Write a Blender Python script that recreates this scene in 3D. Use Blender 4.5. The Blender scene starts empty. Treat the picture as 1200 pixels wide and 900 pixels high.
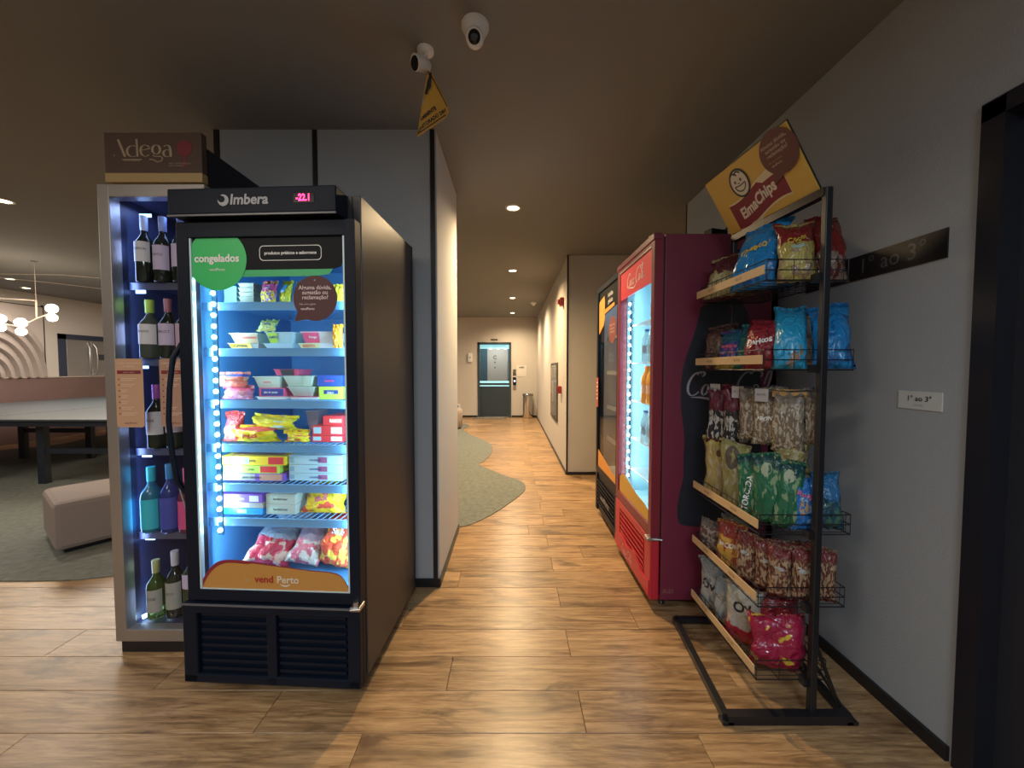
import bpy, bmesh, math, random
from mathutils import Vector, Matrix, noise
R = math.radians
PI = math.pi
rng = random.Random(7)
S = bpy.context.scene
COL = S.collection

# ------------------------------------------------------------------ camera
cd = bpy.data.cameras.new('camera')
cd.sensor_width = 36.0
cd.lens = 13.5
cd.clip_start = 0.02
cam = bpy.data.objects.new('camera', cd)
COL.objects.link(cam)
cam.location = (0, 0, 1.32)
cam.rotation_euler = (R(90 - 2.29), 0, 0)
S.camera = cam
# ------------------------------------------------------------------ exposure and world
S.view_settings.view_transform = 'Standard'
S.view_settings.look = 'None'
S.view_settings.gamma = 1.0
S.view_settings.use_curve_mapping = False
S.view_settings.exposure = 0.35
W = bpy.data.worlds.new('world'); S.world = W
W.use_nodes = True
W.node_tree.nodes['Background'].inputs[0].default_value = (0.5, 0.55, 0.65, 1)
W.node_tree.nodes['Background'].inputs[1].default_value = 0.02

# ------------------------------------------------------------------ lights
WARM = (1.0, 0.78, 0.50)
SOFT = (1.0, 0.88, 0.75)
COOL = (0.72, 0.86, 1.0)
def area(name, loc, rot, sx, sy, energy, color, parent=None, spread=180):
    l = bpy.data.lights.new(name, 'AREA')
    l.shape = 'RECTANGLE'; l.size = sx; l.size_y = sy
    l.energy = energy; l.color = color; l.spread = R(spread)
    o = bpy.data.objects.new(name, l); COL.objects.link(o)
    o.location = loc; o.rotation_euler = rot
    if parent: o.parent = parent
    return o
def spot(name, loc, energy, color, angle=120, blend=0.6, parent=None, radius=0.05, rot=(0, 0, 0)):
    l = bpy.data.lights.new(name, 'SPOT')
    l.energy = energy; l.color = color; l.spot_size = R(angle); l.spot_blend = blend
    l.shadow_soft_size = radius
    o = bpy.data.objects.new(name, l); COL.objects.link(o)
    o.location = loc; o.rotation_euler = rot
    if parent: o.parent = parent
    return o
# area lights without fixtures, added as soft fill for lobby, lounge and hall
area('lobby_fill', (-2.6, -1.0, 2.66), (0, 0, 0), 1.2, 0.6, 42, SOFT)
area('entrance_fill', (0.2, -1.7, 2.66), (0, 0, 0), 1.0, 0.5, 54, COOL)
area('lounge_fill', (-5.4, 1.6, 2.66), (0, 0, 0), 1.5, 1.5, 30, SOFT)
area('games_fill', (-6.4, 6.2, 2.66), (0, 0, 0), 2.0, 2.0, 95, SOFT)
area('hall_fill', (-3.2, 7.2, 2.66), (0, 0, 0), 1.6, 1.6, 40, SOFT)

# ------------------------------------------------------------------ materials
_m = {}
def mat(name, col=(0.5, 0.5, 0.5), rough=0.5, metal=0.0, emit=0.0, ecol=None, bump=0.0, bscale=40, coat=0.0, var=0.0, vscale=8, alpha=1.0, spec=0.5):
    if name in _m: return _m[name]
    m = bpy.data.materials.new(name); m.use_nodes = True; _m[name] = m
    nt = m.node_tree; N = nt.nodes; L = nt.links
    b = N['Principled BSDF']
    b.inputs['Base Color'].default_value = (*col, 1)
    b.inputs['Roughness'].default_value = rough
    b.inputs['Metallic'].default_value = metal
    b.inputs['Specular IOR Level'].default_value = spec
    if coat: b.inputs['Coat Weight'].default_value = coat
    if emit:
        b.inputs['Emission Color'].default_value = (*(ecol or col), 1)
        b.inputs['Emission Strength'].default_value = emit
    if bump or var:
        tc = N.new('ShaderNodeTexCoord')
        if var:
            n = N.new('ShaderNodeTexNoise'); n.inputs['Scale'].default_value = vscale; n.inputs['Detail'].default_value = 4
            L.new(tc.outputs['Object'], n.inputs['Vector'])
            mx = N.new('ShaderNodeMix'); mx.data_type = 'RGBA'
            mx.inputs['A'].default_value = (*[c * (1 - var) for c in col], 1)
            mx.inputs['B'].default_value = (*[min(1, c * (1 + var)) for c in col], 1)
            L.new(n.outputs['Fac'], mx.inputs['Factor']); L.new(mx.outputs['Result'], b.inputs['Base Color'])
        if bump:
            n2 = N.new('ShaderNodeTexNoise'); n2.inputs['Scale'].default_value = bscale; n2.inputs['Detail'].default_value = 3
            L.new(tc.outputs['Object'], n2.inputs['Vector'])
            bp = N.new('ShaderNodeBump'); bp.inputs['Strength'].default_value = bump; bp.inputs['Distance'].default_value = 0.004
            L.new(n2.outputs['Fac'], bp.inputs['Height']); L.new(bp.outputs['Normal'], b.inputs['Normal'])
    return m

def glass_mat(name, tint=(1, 1, 1), refl=0.08):
    if name in _m: return _m[name]
    m = bpy.data.materials.new(name); m.use_nodes = True; _m[name] = m
    nt = m.node_tree; nt.nodes.clear(); N = nt.nodes; L = nt.links
    out = N.new('ShaderNodeOutputMaterial'); mx = N.new('ShaderNodeMixShader')
    t = N.new('ShaderNodeBsdfTransparent'); t.inputs[0].default_value = (*tint, 1)
    g = N.new('ShaderNodeBsdfGlossy'); g.inputs['Roughness'].default_value = 0.03
    lw = N.new('ShaderNodeLayerWeight'); lw.inputs['Blend'].default_value = 0.5
    pw = N.new('ShaderNodeMath'); pw.operation = 'POWER'; pw.inputs[1].default_value = 4.0
    L.new(lw.outputs['Facing'], pw.inputs[0])
    f = N.new('ShaderNodeMath'); f.operation = 'MULTIPLY_ADD'; f.inputs[1].default_value = 0.35; f.inputs[2].default_value = 0.02
    L.new(pw.outputs[0], f.inputs[0]); L.new(f.outputs[0], mx.inputs[0]); L.new(t.outputs[0], mx.inputs[1]); L.new(g.outputs[0], mx.inputs[2])
    L.new(mx.outputs[0], out.inputs[0])
    return m

def bottle_mat(name, col, dens=0.6):
    if name in _m: return _m[name]
    m = bpy.data.materials.new(name); m.use_nodes = True; _m[name] = m
    nt = m.node_tree; nt.nodes.clear(); N = nt.nodes; L = nt.links
    out = N.new('ShaderNodeOutputMaterial'); mx = N.new('ShaderNodeMixShader')
    t = N.new('ShaderNodeBsdfTransparent'); t.inputs[0].default_value = (*[min(1, c * 2.2 + 0.05) for c in col], 1)
    g = N.new('ShaderNodeBsdfPrincipled'); g.inputs['Roughness'].default_value = 0.07
    g.inputs['Base Color'].default_value = (*col, 1)
    mx.inputs[0].default_value = dens
    L.new(t.outputs[0], mx.inputs[1]); L.new(g.outputs[0], mx.inputs[2]); L.new(mx.outputs[0], out.inputs[0])
    return m

def wood_mat():
    m = bpy.data.materials.new('oak_laminate'); m.use_nodes = True
    nt = m.node_tree; N = nt.nodes; L = nt.links; b = N['Principled BSDF']
    at = N.new('ShaderNodeAttribute'); at.attribute_name = 'tone'
    geo = N.new('ShaderNodeNewGeometry')
    off = N.new('ShaderNodeVectorMath'); off.operation = 'MULTIPLY'
    off.inputs[1].default_value = (37.0, 11.0, 5.0)
    L.new(at.outputs['Color'], off.inputs[0])
    add = N.new('ShaderNodeVectorMath'); add.operation = 'ADD'
    L.new(geo.outputs['Position'], add.inputs[0]); L.new(off.outputs[0], add.inputs[1])
    def noise_tex(scale, sc3, detail=5, dist=0.0, rough=0.6):
        mp = N.new('ShaderNodeMapping'); mp.inputs['Scale'].default_value = sc3
        L.new(add.outputs[0], mp.inputs['Vector'])
        n = N.new('ShaderNodeTexNoise'); n.inputs['Scale'].default_value = scale
        n.inputs['Detail'].default_value = detail; n.inputs['Distortion'].default_value = dist
        n.inputs['Roughness'].default_value = rough
        L.new(mp.outputs[0], n.inputs['Vector']); return n
    grain = noise_tex(6, (0.7, 9, 1), 6, 0.6)
    fine = noise_tex(30, (0.6, 14, 1), 4, 0.2)
    knot = noise_tex(1.9, (1.25, 4.6, 1), 4, 0.9)
    base = N.new('ShaderNodeValToRGB')
    e = base.color_ramp.elements
    e[0].position = 0.30; e[0].color = (0.20, 0.105, 0.045, 1)
    e[1].position = 0.70; e[1].color = (0.58, 0.37, 0.18, 1)
    k = base.color_ramp.elements.new(0.5); k.color = (0.42, 0.25, 0.115, 1)
    L.new(grain.outputs['Fac'], base.inputs[0])
    # tone per plank
    ton = N.new('ShaderNodeMapRange'); ton.inputs['To Min'].default_value = 0.80; ton.inputs['To Max'].default_value = 1.12
    sep = N.new('ShaderNodeSeparateColor'); L.new(at.outputs['Color'], sep.inputs[0])
    L.new(sep.outputs[0], ton.inputs['Value'])
    mul = N.new('ShaderNodeVectorMath'); mul.operation = 'SCALE'
    L.new(base.outputs[0], mul.inputs[0]); L.new(ton.outputs[0], mul.inputs['Scale'])
    fr = N.new('ShaderNodeMapRange'); fr.inputs['From Min'].default_value = 0.3; fr.inputs['From Max'].default_value = 0.7
    fr.inputs['To Min'].default_value = 0.72; fr.inputs['To Max'].default_value = 1.1
    L.new(fine.outputs['Fac'], fr.inputs['Value'])
    mul2 = N.new('ShaderNodeVectorMath'); mul2.operation = 'SCALE'
    L.new(mul.outputs[0], mul2.inputs[0]); L.new(fr.outputs[0], mul2.inputs['Scale'])
    kr = N.new('ShaderNodeValToRGB')
    kr.color_ramp.elements[0].position = 0.53; kr.color_ramp.elements[0].color = (0, 0, 0, 1)
    kr.color_ramp.elements[1].position = 0.69; kr.color_ramp.elements[1].color = (0.85, 0.85, 0.85, 1)
    L.new(knot.outputs['Fac'], kr.inputs[0])
    mx = N.new('ShaderNodeMix'); mx.data_type = 'RGBA'
    mx.inputs['B'].default_value = (0.095, 0.05, 0.024, 1)
    L.new(kr.outputs[0], mx.inputs['Factor']); L.new(mul2.outputs[0], mx.inputs['A'])
    L.new(mx.outputs['Result'], b.inputs['Base Color'])
    b.inputs['Roughness'].default_value = 0.30
    bp = N.new('ShaderNodeBump'); bp.inputs['Strength'].default_value = 0.12; bp.inputs['Distance'].default_value = 0.002
    L.new(fine.outputs['Fac'], bp.inputs['Height']); L.new(bp.outputs['Normal'], b.inputs['Normal'])
    return m

def wrap_mat(name, top, mid, blot, zt=0.68, zb=0.10, bscale=7.0, thr=0.55, bot=None, rough=0.24):
    """printed plastic film: a band of colour at the top, an area with pictured food, a band below"""
    if name in _m: return _m[name]
    m = bpy.data.materials.new(name); m.use_nodes = True; _m[name] = m
    nt = m.node_tree; N = nt.nodes; L = nt.links; b = N['Principled BSDF']
    tc = N.new('ShaderNodeTexCoord'); sp = N.new('ShaderNodeSeparateXYZ'); L.new(tc.outputs['Generated'], sp.inputs[0])
    n = N.new('ShaderNodeTexNoise'); n.inputs['Scale'].default_value = bscale; n.inputs['Detail'].default_value = 2
    L.new(tc.outputs['Generated'], n.inputs['Vector'])
    wob = N.new('ShaderNodeMath'); wob.operation = 'MULTIPLY_ADD'; wob.inputs[1].default_value = 0.30
    L.new(n.outputs['Fac'], wob.inputs[0]); L.new(sp.outputs['Z'], wob.inputs[2])
    def step(v, t, w=0.012):
        r = N.new('ShaderNodeMapRange'); r.inputs['From Min'].default_value = t - w; r.inputs['From Max'].default_value = t + w
        L.new(v, r.inputs['Value']); return r.outputs[0]
    def mixc(f, a, c):
        x = N.new('ShaderNodeMix'); x.data_type = 'RGBA'; L.new(f, x.inputs['Factor'])
        for k, v in (('A', a), ('B', c)):
            if isinstance(v, tuple): x.inputs[k].default_value = (*v, 1)
            else: L.new(v, x.inputs[k])
        return x.outputs['Result']
    c1 = mixc(step(n.outputs['Fac'], thr, 0.02), mid, blot)
    c2 = mixc(step(wob.outputs[0], zt + 0.15, 0.02), c1, top)
    c3 = mixc(step(sp.outputs['Z'], zb), bot or top, c2)
    L.new(c3, b.inputs['Base Color'])
    b.inputs['Roughness'].default_value = rough
    n2 = N.new('ShaderNodeTexNoise'); n2.inputs['Scale'].default_value = 4.5; n2.inputs['Detail'].default_value = 2; n2.inputs['Distortion'].default_value = 0.8
    L.new(tc.outputs['Generated'], n2.inputs['Vector'])
    bp = N.new('ShaderNodeBump'); bp.inputs['Strength'].default_value = 0.8; bp.inputs['Distance'].default_value = 0.02
    L.new(n2.outputs['Fac'], bp.inputs['Height']); L.new(bp.outputs['Normal'], b.inputs['Normal'])
    return m

BLACK = mat('black_metal', (0.012, 0.012, 0.015), 0.38)
BLACKP = mat('black_plastic', (0.006, 0.010, 0.020), 0.42, bump=0.1, bscale=200, spec=0.16)
WALL = mat('wall_covering', (0.52, 0.47, 0.41), 0.85, bump=0.35, bscale=160, var=0.04, vscale=1.5)
WALLG = mat('grey_wall_covering', (0.34, 0.365, 0.385), 0.85, bump=0.35, bscale=160, var=0.04, vscale=1.5)
CEIL = mat('ceiling_paint', (0.215, 0.205, 0.192), 0.9, bump=0.1, bscale=120)
WHITE = mat('white_plastic', (0.75, 0.74, 0.72), 0.4)
GREYM = mat('brushed_steel', (0.55, 0.54, 0.53), 0.32, 1.0)
CARPET = mat('grey_carpet', (0.165, 0.175, 0.150), 0.98, bump=0.9, bscale=140, var=0.45, vscale=22)
INK_W = mat('white_ink', (0.82, 0.82, 0.80), 0.5)
INK_K = mat('black_ink', (0.02, 0.02, 0.02), 0.5)
GLASS = glass_mat('clear_glass')
WOOD = wood_mat()

# ------------------------------------------------------------------ mesh tools
class MB:
    def __init__(s): s.v = []; s.f = []; s.sm = []
    def add(s, vs, fs, smooth=False):
        o = len(s.v); s.v += [tuple(v) for v in vs]
        for f in fs: s.f.append(tuple(i + o for i in f)); s.sm.append(smooth)
        return s
    def box(s, x0, x1, y0, y1, z0, z1, b=0.0):
        if b <= 0:
            vs = [(x, y, z) for z in (z0, z1) for y in (y0, y1) for x in (x0, x1)]
            return s.add(vs, [(0, 2, 3, 1), (4, 5, 7, 6), (0, 1, 5, 4), (2, 6, 7, 3), (0, 4, 6, 2), (1, 3, 7, 5)])
        bm = bmesh.new(); bmesh.ops.create_cube(bm, size=1)
        for v in bm.verts:
            v.co = ((x0 + x1) / 2 + v.co.x * (x1 - x0), (y0 + y1) / 2 + v.co.y * (y1 - y0), (z0 + z1) / 2 + v.co.z * (z1 - z0))
        bmesh.ops.bevel(bm, geom=bm.edges[:], offset=b, segments=2, affect='EDGES', profile=0.5)
        bm.verts.index_update()
        s.add([v.co[:] for v in bm.verts], [[v.index for v in f.verts] for f in bm.faces], False); bm.free()
        return s
    def lathe(s, prof, n=16, c=(0, 0, 0), cap=True):
        vs = [(c[0] + r * math.cos(2 * PI * i / n), c[1] + r * math.sin(2 * PI * i / n), c[2] + z) for r, z in prof for i in range(n)]
        fs = [(j * n + i, j * n + (i + 1) % n, (j + 1) * n + (i + 1) % n, (j + 1) * n + i) for j in range(len(prof) - 1) for i in range(n)]
        s.add(vs, fs, True)
        if cap:
            s.add([vs[i] for i in range(n)], [tuple(range(n))[::-1]])
            k = (len(prof) - 1) * n
            s.add([vs[k + i] for i in range(n)], [tuple(range(n))])
        return s
    def tube(s, pts, r, n=8):
        pts = [Vector(p) for p in pts]; rings = []
        up = None
        for i, p in enumerate(pts):
            d = (pts[min(i + 1, len(pts) - 1)] - pts[max(i - 1, 0)]).normalized()
            if up is None: up = Vector((0, 0, 1)) if abs(d.z) < 0.9 else Vector((1, 0, 0))
            a = d.cross(up).normalized(); b = a.cross(d).normalized(); up = b
            rr = r[i] if isinstance(r, (list, tuple)) else r
            rings.append([p + a * rr * math.cos(2 * PI * k / n) + b * rr * math.sin(2 * PI * k / n) for k in range(n)])
        vs = [v for q in rings for v in q]
        fs = [(j * n + k, j * n + (k + 1) % n, (j + 1) * n + (k + 1) % n, (j + 1) * n + k) for j in range(len(pts) - 1) for k in range(n)]
        s.add(vs, fs, n > 5)
        s.add([v for v in rings[0]], [tuple(range(n))]); s.add([v for v in rings[-1]], [tuple(range(n))[::-1]])
        return s
    def bar(s, a, b, w, h=None):
        """square bar from a to b"""
        a = Vector(a); b = Vector(b); d = (b - a).normalized(); h = h or w
        up = Vector((0, 0, 1)) if abs(d.z) < 0.9 else Vector((0, 1, 0))
        x = d.cross(up).normalized() * w / 2; y = x.cross(d).normalized() * h / 2
        vs = [p + i * x + j * y for p in (a, b) for i, j in ((-1, -1), (1, -1), (1, 1), (-1, 1))]
        return s.add(vs, [(0, 1, 2, 3), (7, 6, 5, 4), (0, 4, 5, 1), (1, 5, 6, 2), (2, 6, 7, 3), (3, 7, 4, 0)])
    def sheet(s, pts, t=0.0015):
        """a flat outline in the x-z plane, facing -y, with thickness t"""
        n = len(pts); 
        ar = sum(pts[i][0] * pts[(i + 1) % n][1] - pts[(i + 1) % n][0] * pts[i][1] for i in range(n))
        if ar < 0: pts = pts[::-1]
        vs = [(x, 0, z) for x, z in pts] + [(x, t, z) for x, z in pts]
        fs = [tuple(range(n)), tuple(range(2 * n - 1, n - 1, -1))] + [(i, i + n, (i + 1) % n + n, (i + 1) % n) for i in range(n)]
        return s.add(vs, fs)
    def slab(s, pts, z0, z1):
        n = len(pts)
        ar = sum(pts[i][0] * pts[(i + 1) % n][1] - pts[(i + 1) % n][0] * pts[i][1] for i in range(n))
        if ar < 0: pts = pts[::-1]
        vs = [(x, y, z1) for x, y in pts] + [(x, y, z0) for x, y in pts]
        fs = [tuple(range(n)), tuple(range(2 * n - 1, n - 1, -1))] + [(i, i + n, (i + 1) % n + n, (i + 1) % n) for i in range(n)]
        return s.add(vs, fs)
    def ribbon(s, pts, wf, y=0.0):
        """pen stroke in the x-z plane; wf(t) gives the half width"""
        n = len(pts); L_, R_ = [], []
        for i, p in enumerate(pts):
            q0 = pts[max(i - 1, 0)]; q1 = pts[min(i + 1, n - 1)]
            dx, dz = q1[0] - q0[0], q1[1] - q0[1]; l = math.hypot(dx, dz) or 1
            w = wf(i / (n - 1), dx / l, dz / l)
            L_.append((p[0] - dz / l * w, y, p[1] + dx / l * w)); R_.append((p[0] + dz / l * w, y, p[1] - dx / l * w))
        return s.add(L_ + R_, [(i, i + n, i + n + 1, i + 1) for i in range(n - 1)])
    def map(s, fn):
        s.v = [tuple(fn(*v)) for v in s.v]; return s
    def shift(s, dx=0, dy=0, dz=0): return s.map(lambda x, y, z: (x + dx, y + dy, z + dz))

def obj(name, mb, m, parent=None, loc=None, rot=None):
    me = bpy.data.meshes.new(name)
    me.from_pydata(mb.v, [], mb.f); me.update()
    me.polygons.foreach_set('use_smooth', mb.sm)
    if m: me.materials.append(m)
    o = bpy.data.objects.new(name, me); COL.objects.link(o)
    if parent: o.parent = parent
    if loc: o.location = loc
    if rot: o.rotation_euler = rot
    return o
def tag(o, label, cat, group=None):
    o['label'] = label; o['category'] = cat
    if group: o['group'] = group
    return o
def thing(name, label, cat, loc=(0, 0, 0), rz=0, group=None):
    o = bpy.data.objects.new(name, None); COL.objects.link(o)
    o.empty_display_size = 0.1
    o.location = loc; o.rotation_euler = (0, 0, rz); tag(o, label, cat, group)
    return o
def struct(name, mb, m, parent=None):
    o = obj(name, mb, m, parent)
    if not parent: o['kind'] = 'structure'
    return o

_tc = {}
def text_mb(s, size=0.1, align='CENTER', bold=0.0, shear=0.0, sx=1.0, space=1.0):
    """lettering as flat mesh in the x-z plane facing -y, centred on its own middle height"""
    key = (s, size, align, bold, shear, sx, space)
    if key not in _tc:
        c = bpy.data.curves.new('t', 'FONT'); c.body = s; c.size = size; c.align_x = align; c.align_y = 'CENTER'
        c.offset = bold; c.shear = shear; c.resolution_u = 3; c.space_character = space
        o = bpy.data.objects.new('t', c); COL.objects.link(o)
        dg = bpy.context.evaluated_depsgraph_get()
        me = bpy.data.meshes.new_from_object(o.evaluated_get(dg))
        _tc[key] = ([tuple(v.co) for v in me.vertices], [tuple(p.vertices) for p in me.polygons])
        bpy.data.objects.remove(o); bpy.data.curves.remove(c); bpy.data.meshes.remove(me)
    vs, fs = _tc[key]
    mb = MB(); mb.add([(x * sx, -z, y) for x, y, z in vs], fs)
    return mb
def text(name, s, m, parent, loc, size, rot=None, **k):
    return obj(name, text_mb(s, size, **k), m, parent, loc, rot)
def arc(cx, cz, rx, rz, a0, a1, n=14, tilt=0.0):
    out = []
    for i in range(n + 1):
        a = R(a0 + (a1 - a0) * i / n); x = rx * math.cos(a); z = rz * math.sin(a)
        out.append((cx + x * math.cos(tilt) - z * math.sin(tilt), cz + x * math.sin(tilt) + z * math.cos(tilt)))
    return out
def script_logo(w):
    """flowing pen lettering of the soft drink cooler, about w wide"""
    mb = MB()
    def sh(pts): return [(x + 0.28 * z, z) for x, z in pts]
    def pen(t, dx, dz): return 0.018 + 0.040 * abs(dz) * math.sin(PI * min(max(t, 0.04), 0.96)) ** 0.4
    def thin(t, dx, dz): return 0.014 + 0.02 * math.sin(PI * t)
    S_ = []
    S_.append(arc(0.42, 0.55, 0.34, 0.56, 62, 318, 26))                       # C
    S_.append(arc(0.55, 1.02, 0.17, 0.12, 200, -60, 12))
    S_.append(arc(0.96, 0.27, 0.14, 0.25, 80, 440, 20))                       # o
    S_.append(arc(1.40, 0.27, 0.15, 0.25, 50, 310, 16))                       # c
    S_.append(arc(1.80, 0.25, 0.14, 0.24, 60, 400, 20))                       # a
    S_.append([(1.96, 0.5), (1.93, 0.12), (1.99, 0.02), (2.12, 0.14)])
    S_.append([(2.14, 0.40), (2.36, 0.44)])                                   # hyphen
    S_.append(arc(2.82, 0.55, 0.36, 0.58, 58, 318, 26))                       # C
    S_.append(arc(3.20, 1.00, 0.30, 0.18, 170, -40, 14))
    S_.append(arc(3.36, 0.27, 0.14, 0.25, 80, 440, 20))                       # o
    S_.append(arc(3.84, 0.72, 0.11, 0.52, 200, -50, 18) + [(3.74, 0.05), (3.86, 0.02), (3.98, 0.14)])   # l
    S_.append(arc(4.20, 0.25, 0.14, 0.24, 60, 400, 20))                       # a
    S_.append([(4.36, 0.5), (4.33, 0.12), (4.40, 0.02), (4.56, 0.16)])
    for p in S_: mb.ribbon(sh(p), pen)
    mb.ribbon([(0.35 + 2.4 * t, -0.10 - 0.16 * math.sin(PI * t * 1.15) + 0.10 * math.sin(2 * PI * t)) for t in [i / 22 for i in range(23)]], lambda t, dx, dz: 0.012 + 0.05 * math.sin(PI * t))
    k = w / 4.7
    return mb.map(lambda x, y, z: ((x - 2.35) * k, y, (z - 0.4) * k))

# ------------------------------------------------------------------ room shell
CEILZ, XR, XL, YF = 2.70, 1.47, -8.80, 10.40
fl = struct('floor', MB().box(-9.2, 2.6, -3.2, 11.9, -0.10, -0.012), mat('subfloor', (0.05, 0.035, 0.02), 0.9))
def tone_attr(o, vals):
    a = o.data.color_attributes.new('tone', 'FLOAT_COLOR', 'CORNER')
    i = 0
    for p, t in zip(o.data.polygons, vals):
        for _ in p.loop_indices:
            a.data[i].color = (t[0], t[1], t[2], 1); i += 1
    return o
PW, PL = 0.185, 1.21
def plank_mb(x0, x1, y0, y1):
    g = 0.0009; b = 0.0012
    x0 += g; x1 -= g; y0 += g; y1 -= g
    vs = [(x0, y0, -0.012), (x1, y0, -0.012), (x1, y1, -0.012), (x0, y1, -0.012),
          (x0, y0, -b), (x1, y0, -b), (x1, y1, -b), (x0, y1, -b),
          (x0 + b, y0 + b, 0), (x1 - b, y0 + b, 0), (x1 - b, y1 - b, 0), (x0 + b, y1 - b, 0)]
    fs = [(0, 1, 5, 4), (1, 2, 6, 5), (2, 3, 7, 6), (3, 0, 4, 7), (4, 5, 9, 8), (5, 6, 10, 9), (6, 7, 11, 10), (7, 4, 8, 11), (8, 9, 10, 11)]
    return vs, fs
far = MB(); far_t = []
y = 1.34 - PW * 20; row = -20
joints = {-1: -0.54, 1: 0.94, 3: 0.645, 5: 0.88, 7: 0.50}
while y < YF + 0.1:
    if y > -3.0:
        off = 0.27 if row % 2 == 0 else joints.get(row, rng.uniform(0.1, 1.1))
        x = off - PL * 9
        while x < 2.2:
            a, b_ = max(x, XL), min(x + PL, 2.2 if y + PW > 3.3 else XR)
            if b_ - a > 0.02:
                t = (rng.random(), rng.random(), rng.random())
                near = 0.95 <= y <= 3.75 and -a < 1.5 * y + 1.6 + 1.3
                vs, fs = plank_mb(a, b_, y, y + PW)
                if near:
                    m_ = MB().add(vs, fs); o = obj('plank', m_, WOOD, fl); tone_attr(o, [t] * len(fs))
                else:
                    far.add(vs, fs); far_t += [t] * len(fs)
            x += PL
    y += PW; row += 1
fo = obj('distant_planks', far, WOOD, fl); tone_attr(fo, far_t); fo['kind'] = 'stuff'

struct('ceiling', MB().box(-9.2, 2.6, -3.2, 11.9, CEILZ, CEILZ + 0.1), CEIL)
# right wall with the door opening
DZ = 2.13
wr = struct('wall_right', MB().box(XR, XR + 0.12, 1.22, 3.29, 0, CEILZ).box(XR, XR + 0.12, 0.22, 1.22, DZ, CEILZ).box(XR, XR + 0.12, -3.2, 0.22, 0, CEILZ), WALLG)
obj('edge_strip', MB().box(XR - 0.004, XR + 0.0, 3.275, 3.29, 0, CEILZ), BLACK, wr)
struct('wall_alcove', MB().box(2.1, 2.2, 3.29, 4.74, 0, CEILZ).box(XR + 0.12, 2.2, 3.19, 3.29, 0, CEILZ), WALL)
wb = struct('wall_column', MB().box(0.68, 2.2, 4.74, 4.86, 0, CEILZ).box(0.68, 0.80, 4.86, YF, 0, CEILZ), WALL)
obj('edge_strip', MB().box(0.672, 0.690, 4.725, 4.742, 0.0, CEILZ), BLACK, wb)
struct('baseboard_column', MB().box(0.667, 0.68, 4.742, YF, 0, 0.035).box(0.69, 2.1, 4.726, 4.74, 0, 0.035), BLACK)
struct('baseboard_right', MB().box(XR - 0.014, XR, 1.24, 3.29, 0, 0.05), BLACK)
# far wall with the lift opening (x -0.92..-0.04, z 0..2.03)
LX0, LX1, LZ = -0.90, -0.05, 2.00
struct('wall_far', MB().box(-8.9, LX0, YF, YF + 0.12, 0, CEILZ).box(LX1, 0.80, YF, YF + 0.12, 0, CEILZ).box(LX0, LX1, YF, YF + 0.12, LZ, CEILZ), WALL)
struct('baseboard_far', MB().box(-8.8, LX0 - 0.04, YF - 0.014, YF, 0, 0.05).box(LX1 + 0.04, 0.667, YF - 0.014, YF, 0, 0.05), BLACK)
wl = struct('wall_left', MB().box(-8.95, XL, -3.2, YF, 0, CEILZ), mat('pale_wall_covering', (0.55, 0.50, 0.45), 0.85, bump=0.3, bscale=160))
struct('wall_back', MB().box(-8.95, XR + 0.12, -3.2, -3.05, 0, CEILZ), WALL)
# central partition
PX0, PX1, PY0, PY1 = -1.72, -0.445, 2.28, 3.10
wc = struct('wall_centre', MB().box(PX0, PX1, PY0, PY1, 0, CEILZ), mat('partition_grey', (0.40, 0.43, 0.46), 0.85, bump=0.35, bscale=160, var=0.04, vscale=1.5))
obj('side_facing', MB().box(PX1 - 0.001, PX1 + 0.004, PY0 + 0.012, PY1, 0.03, CEILZ), mat('side_covering', (0.60, 0.59, 0.57), 0.85, bump=0.3, bscale=160), wc)
for xa in (PX0, -1.155, PX1 - 0.03):
    obj('joint_strip', MB().box(xa, xa + 0.026, PY0 - 0.006, PY0 + 0.01, 0.0, CEILZ), BLACK, wc)
obj('joint_strip', MB().box(PX0 - 0.006, PX0, PY0 - 0.006, PY0 + 0.02, 0.0, CEILZ), BLACK, wc)
for xa, xb in ((PX0 + 0.03, -1.16), (-1.125, PX1 - 0.034)):
    obj('wall_panel', MB().box(xa, xb, PY0 - 0.004, PY0 + 0.004, 0.06, CEILZ), _m['partition_grey'], wc)
struct('baseboard_centre', MB().box(PX0, PX1 + 0.012, PY0 - 0.012, PY0, 0, 0.05).box(PX1 + 0.004, PX1 + 0.014, PY0, PY1, 0, 0.045), BLACK)

# right door
DARK = mat('dark_door', (0.018, 0.020, 0.028), 0.45)
d = struct('door_1', MB().box(XR + 0.05, XR + 0.09, 0.27, 1.165, 0.01, DZ - 0.05), DARK)
obj('door_frame', MB().box(XR - 0.012, XR + 0.12, 1.165, 1.225, 0, DZ).box(XR - 0.012, XR + 0.12, 0.215, 0.27, 0, DZ).box(XR - 0.012, XR + 0.12, 0.215, 1.225, DZ - 0.05, DZ + 0.005), mat('dark_frame', (0.012, 0.013, 0.02), 0.4), d)
obj('door_handle', MB().tube([(XR + 0.05, 0.33, 1.02), (XR + 0.0, 0.33, 1.02), (XR - 0.005, 0.34, 1.02), (XR - 0.005, 0.45, 1.02)], 0.009), GREYM, d)

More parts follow.
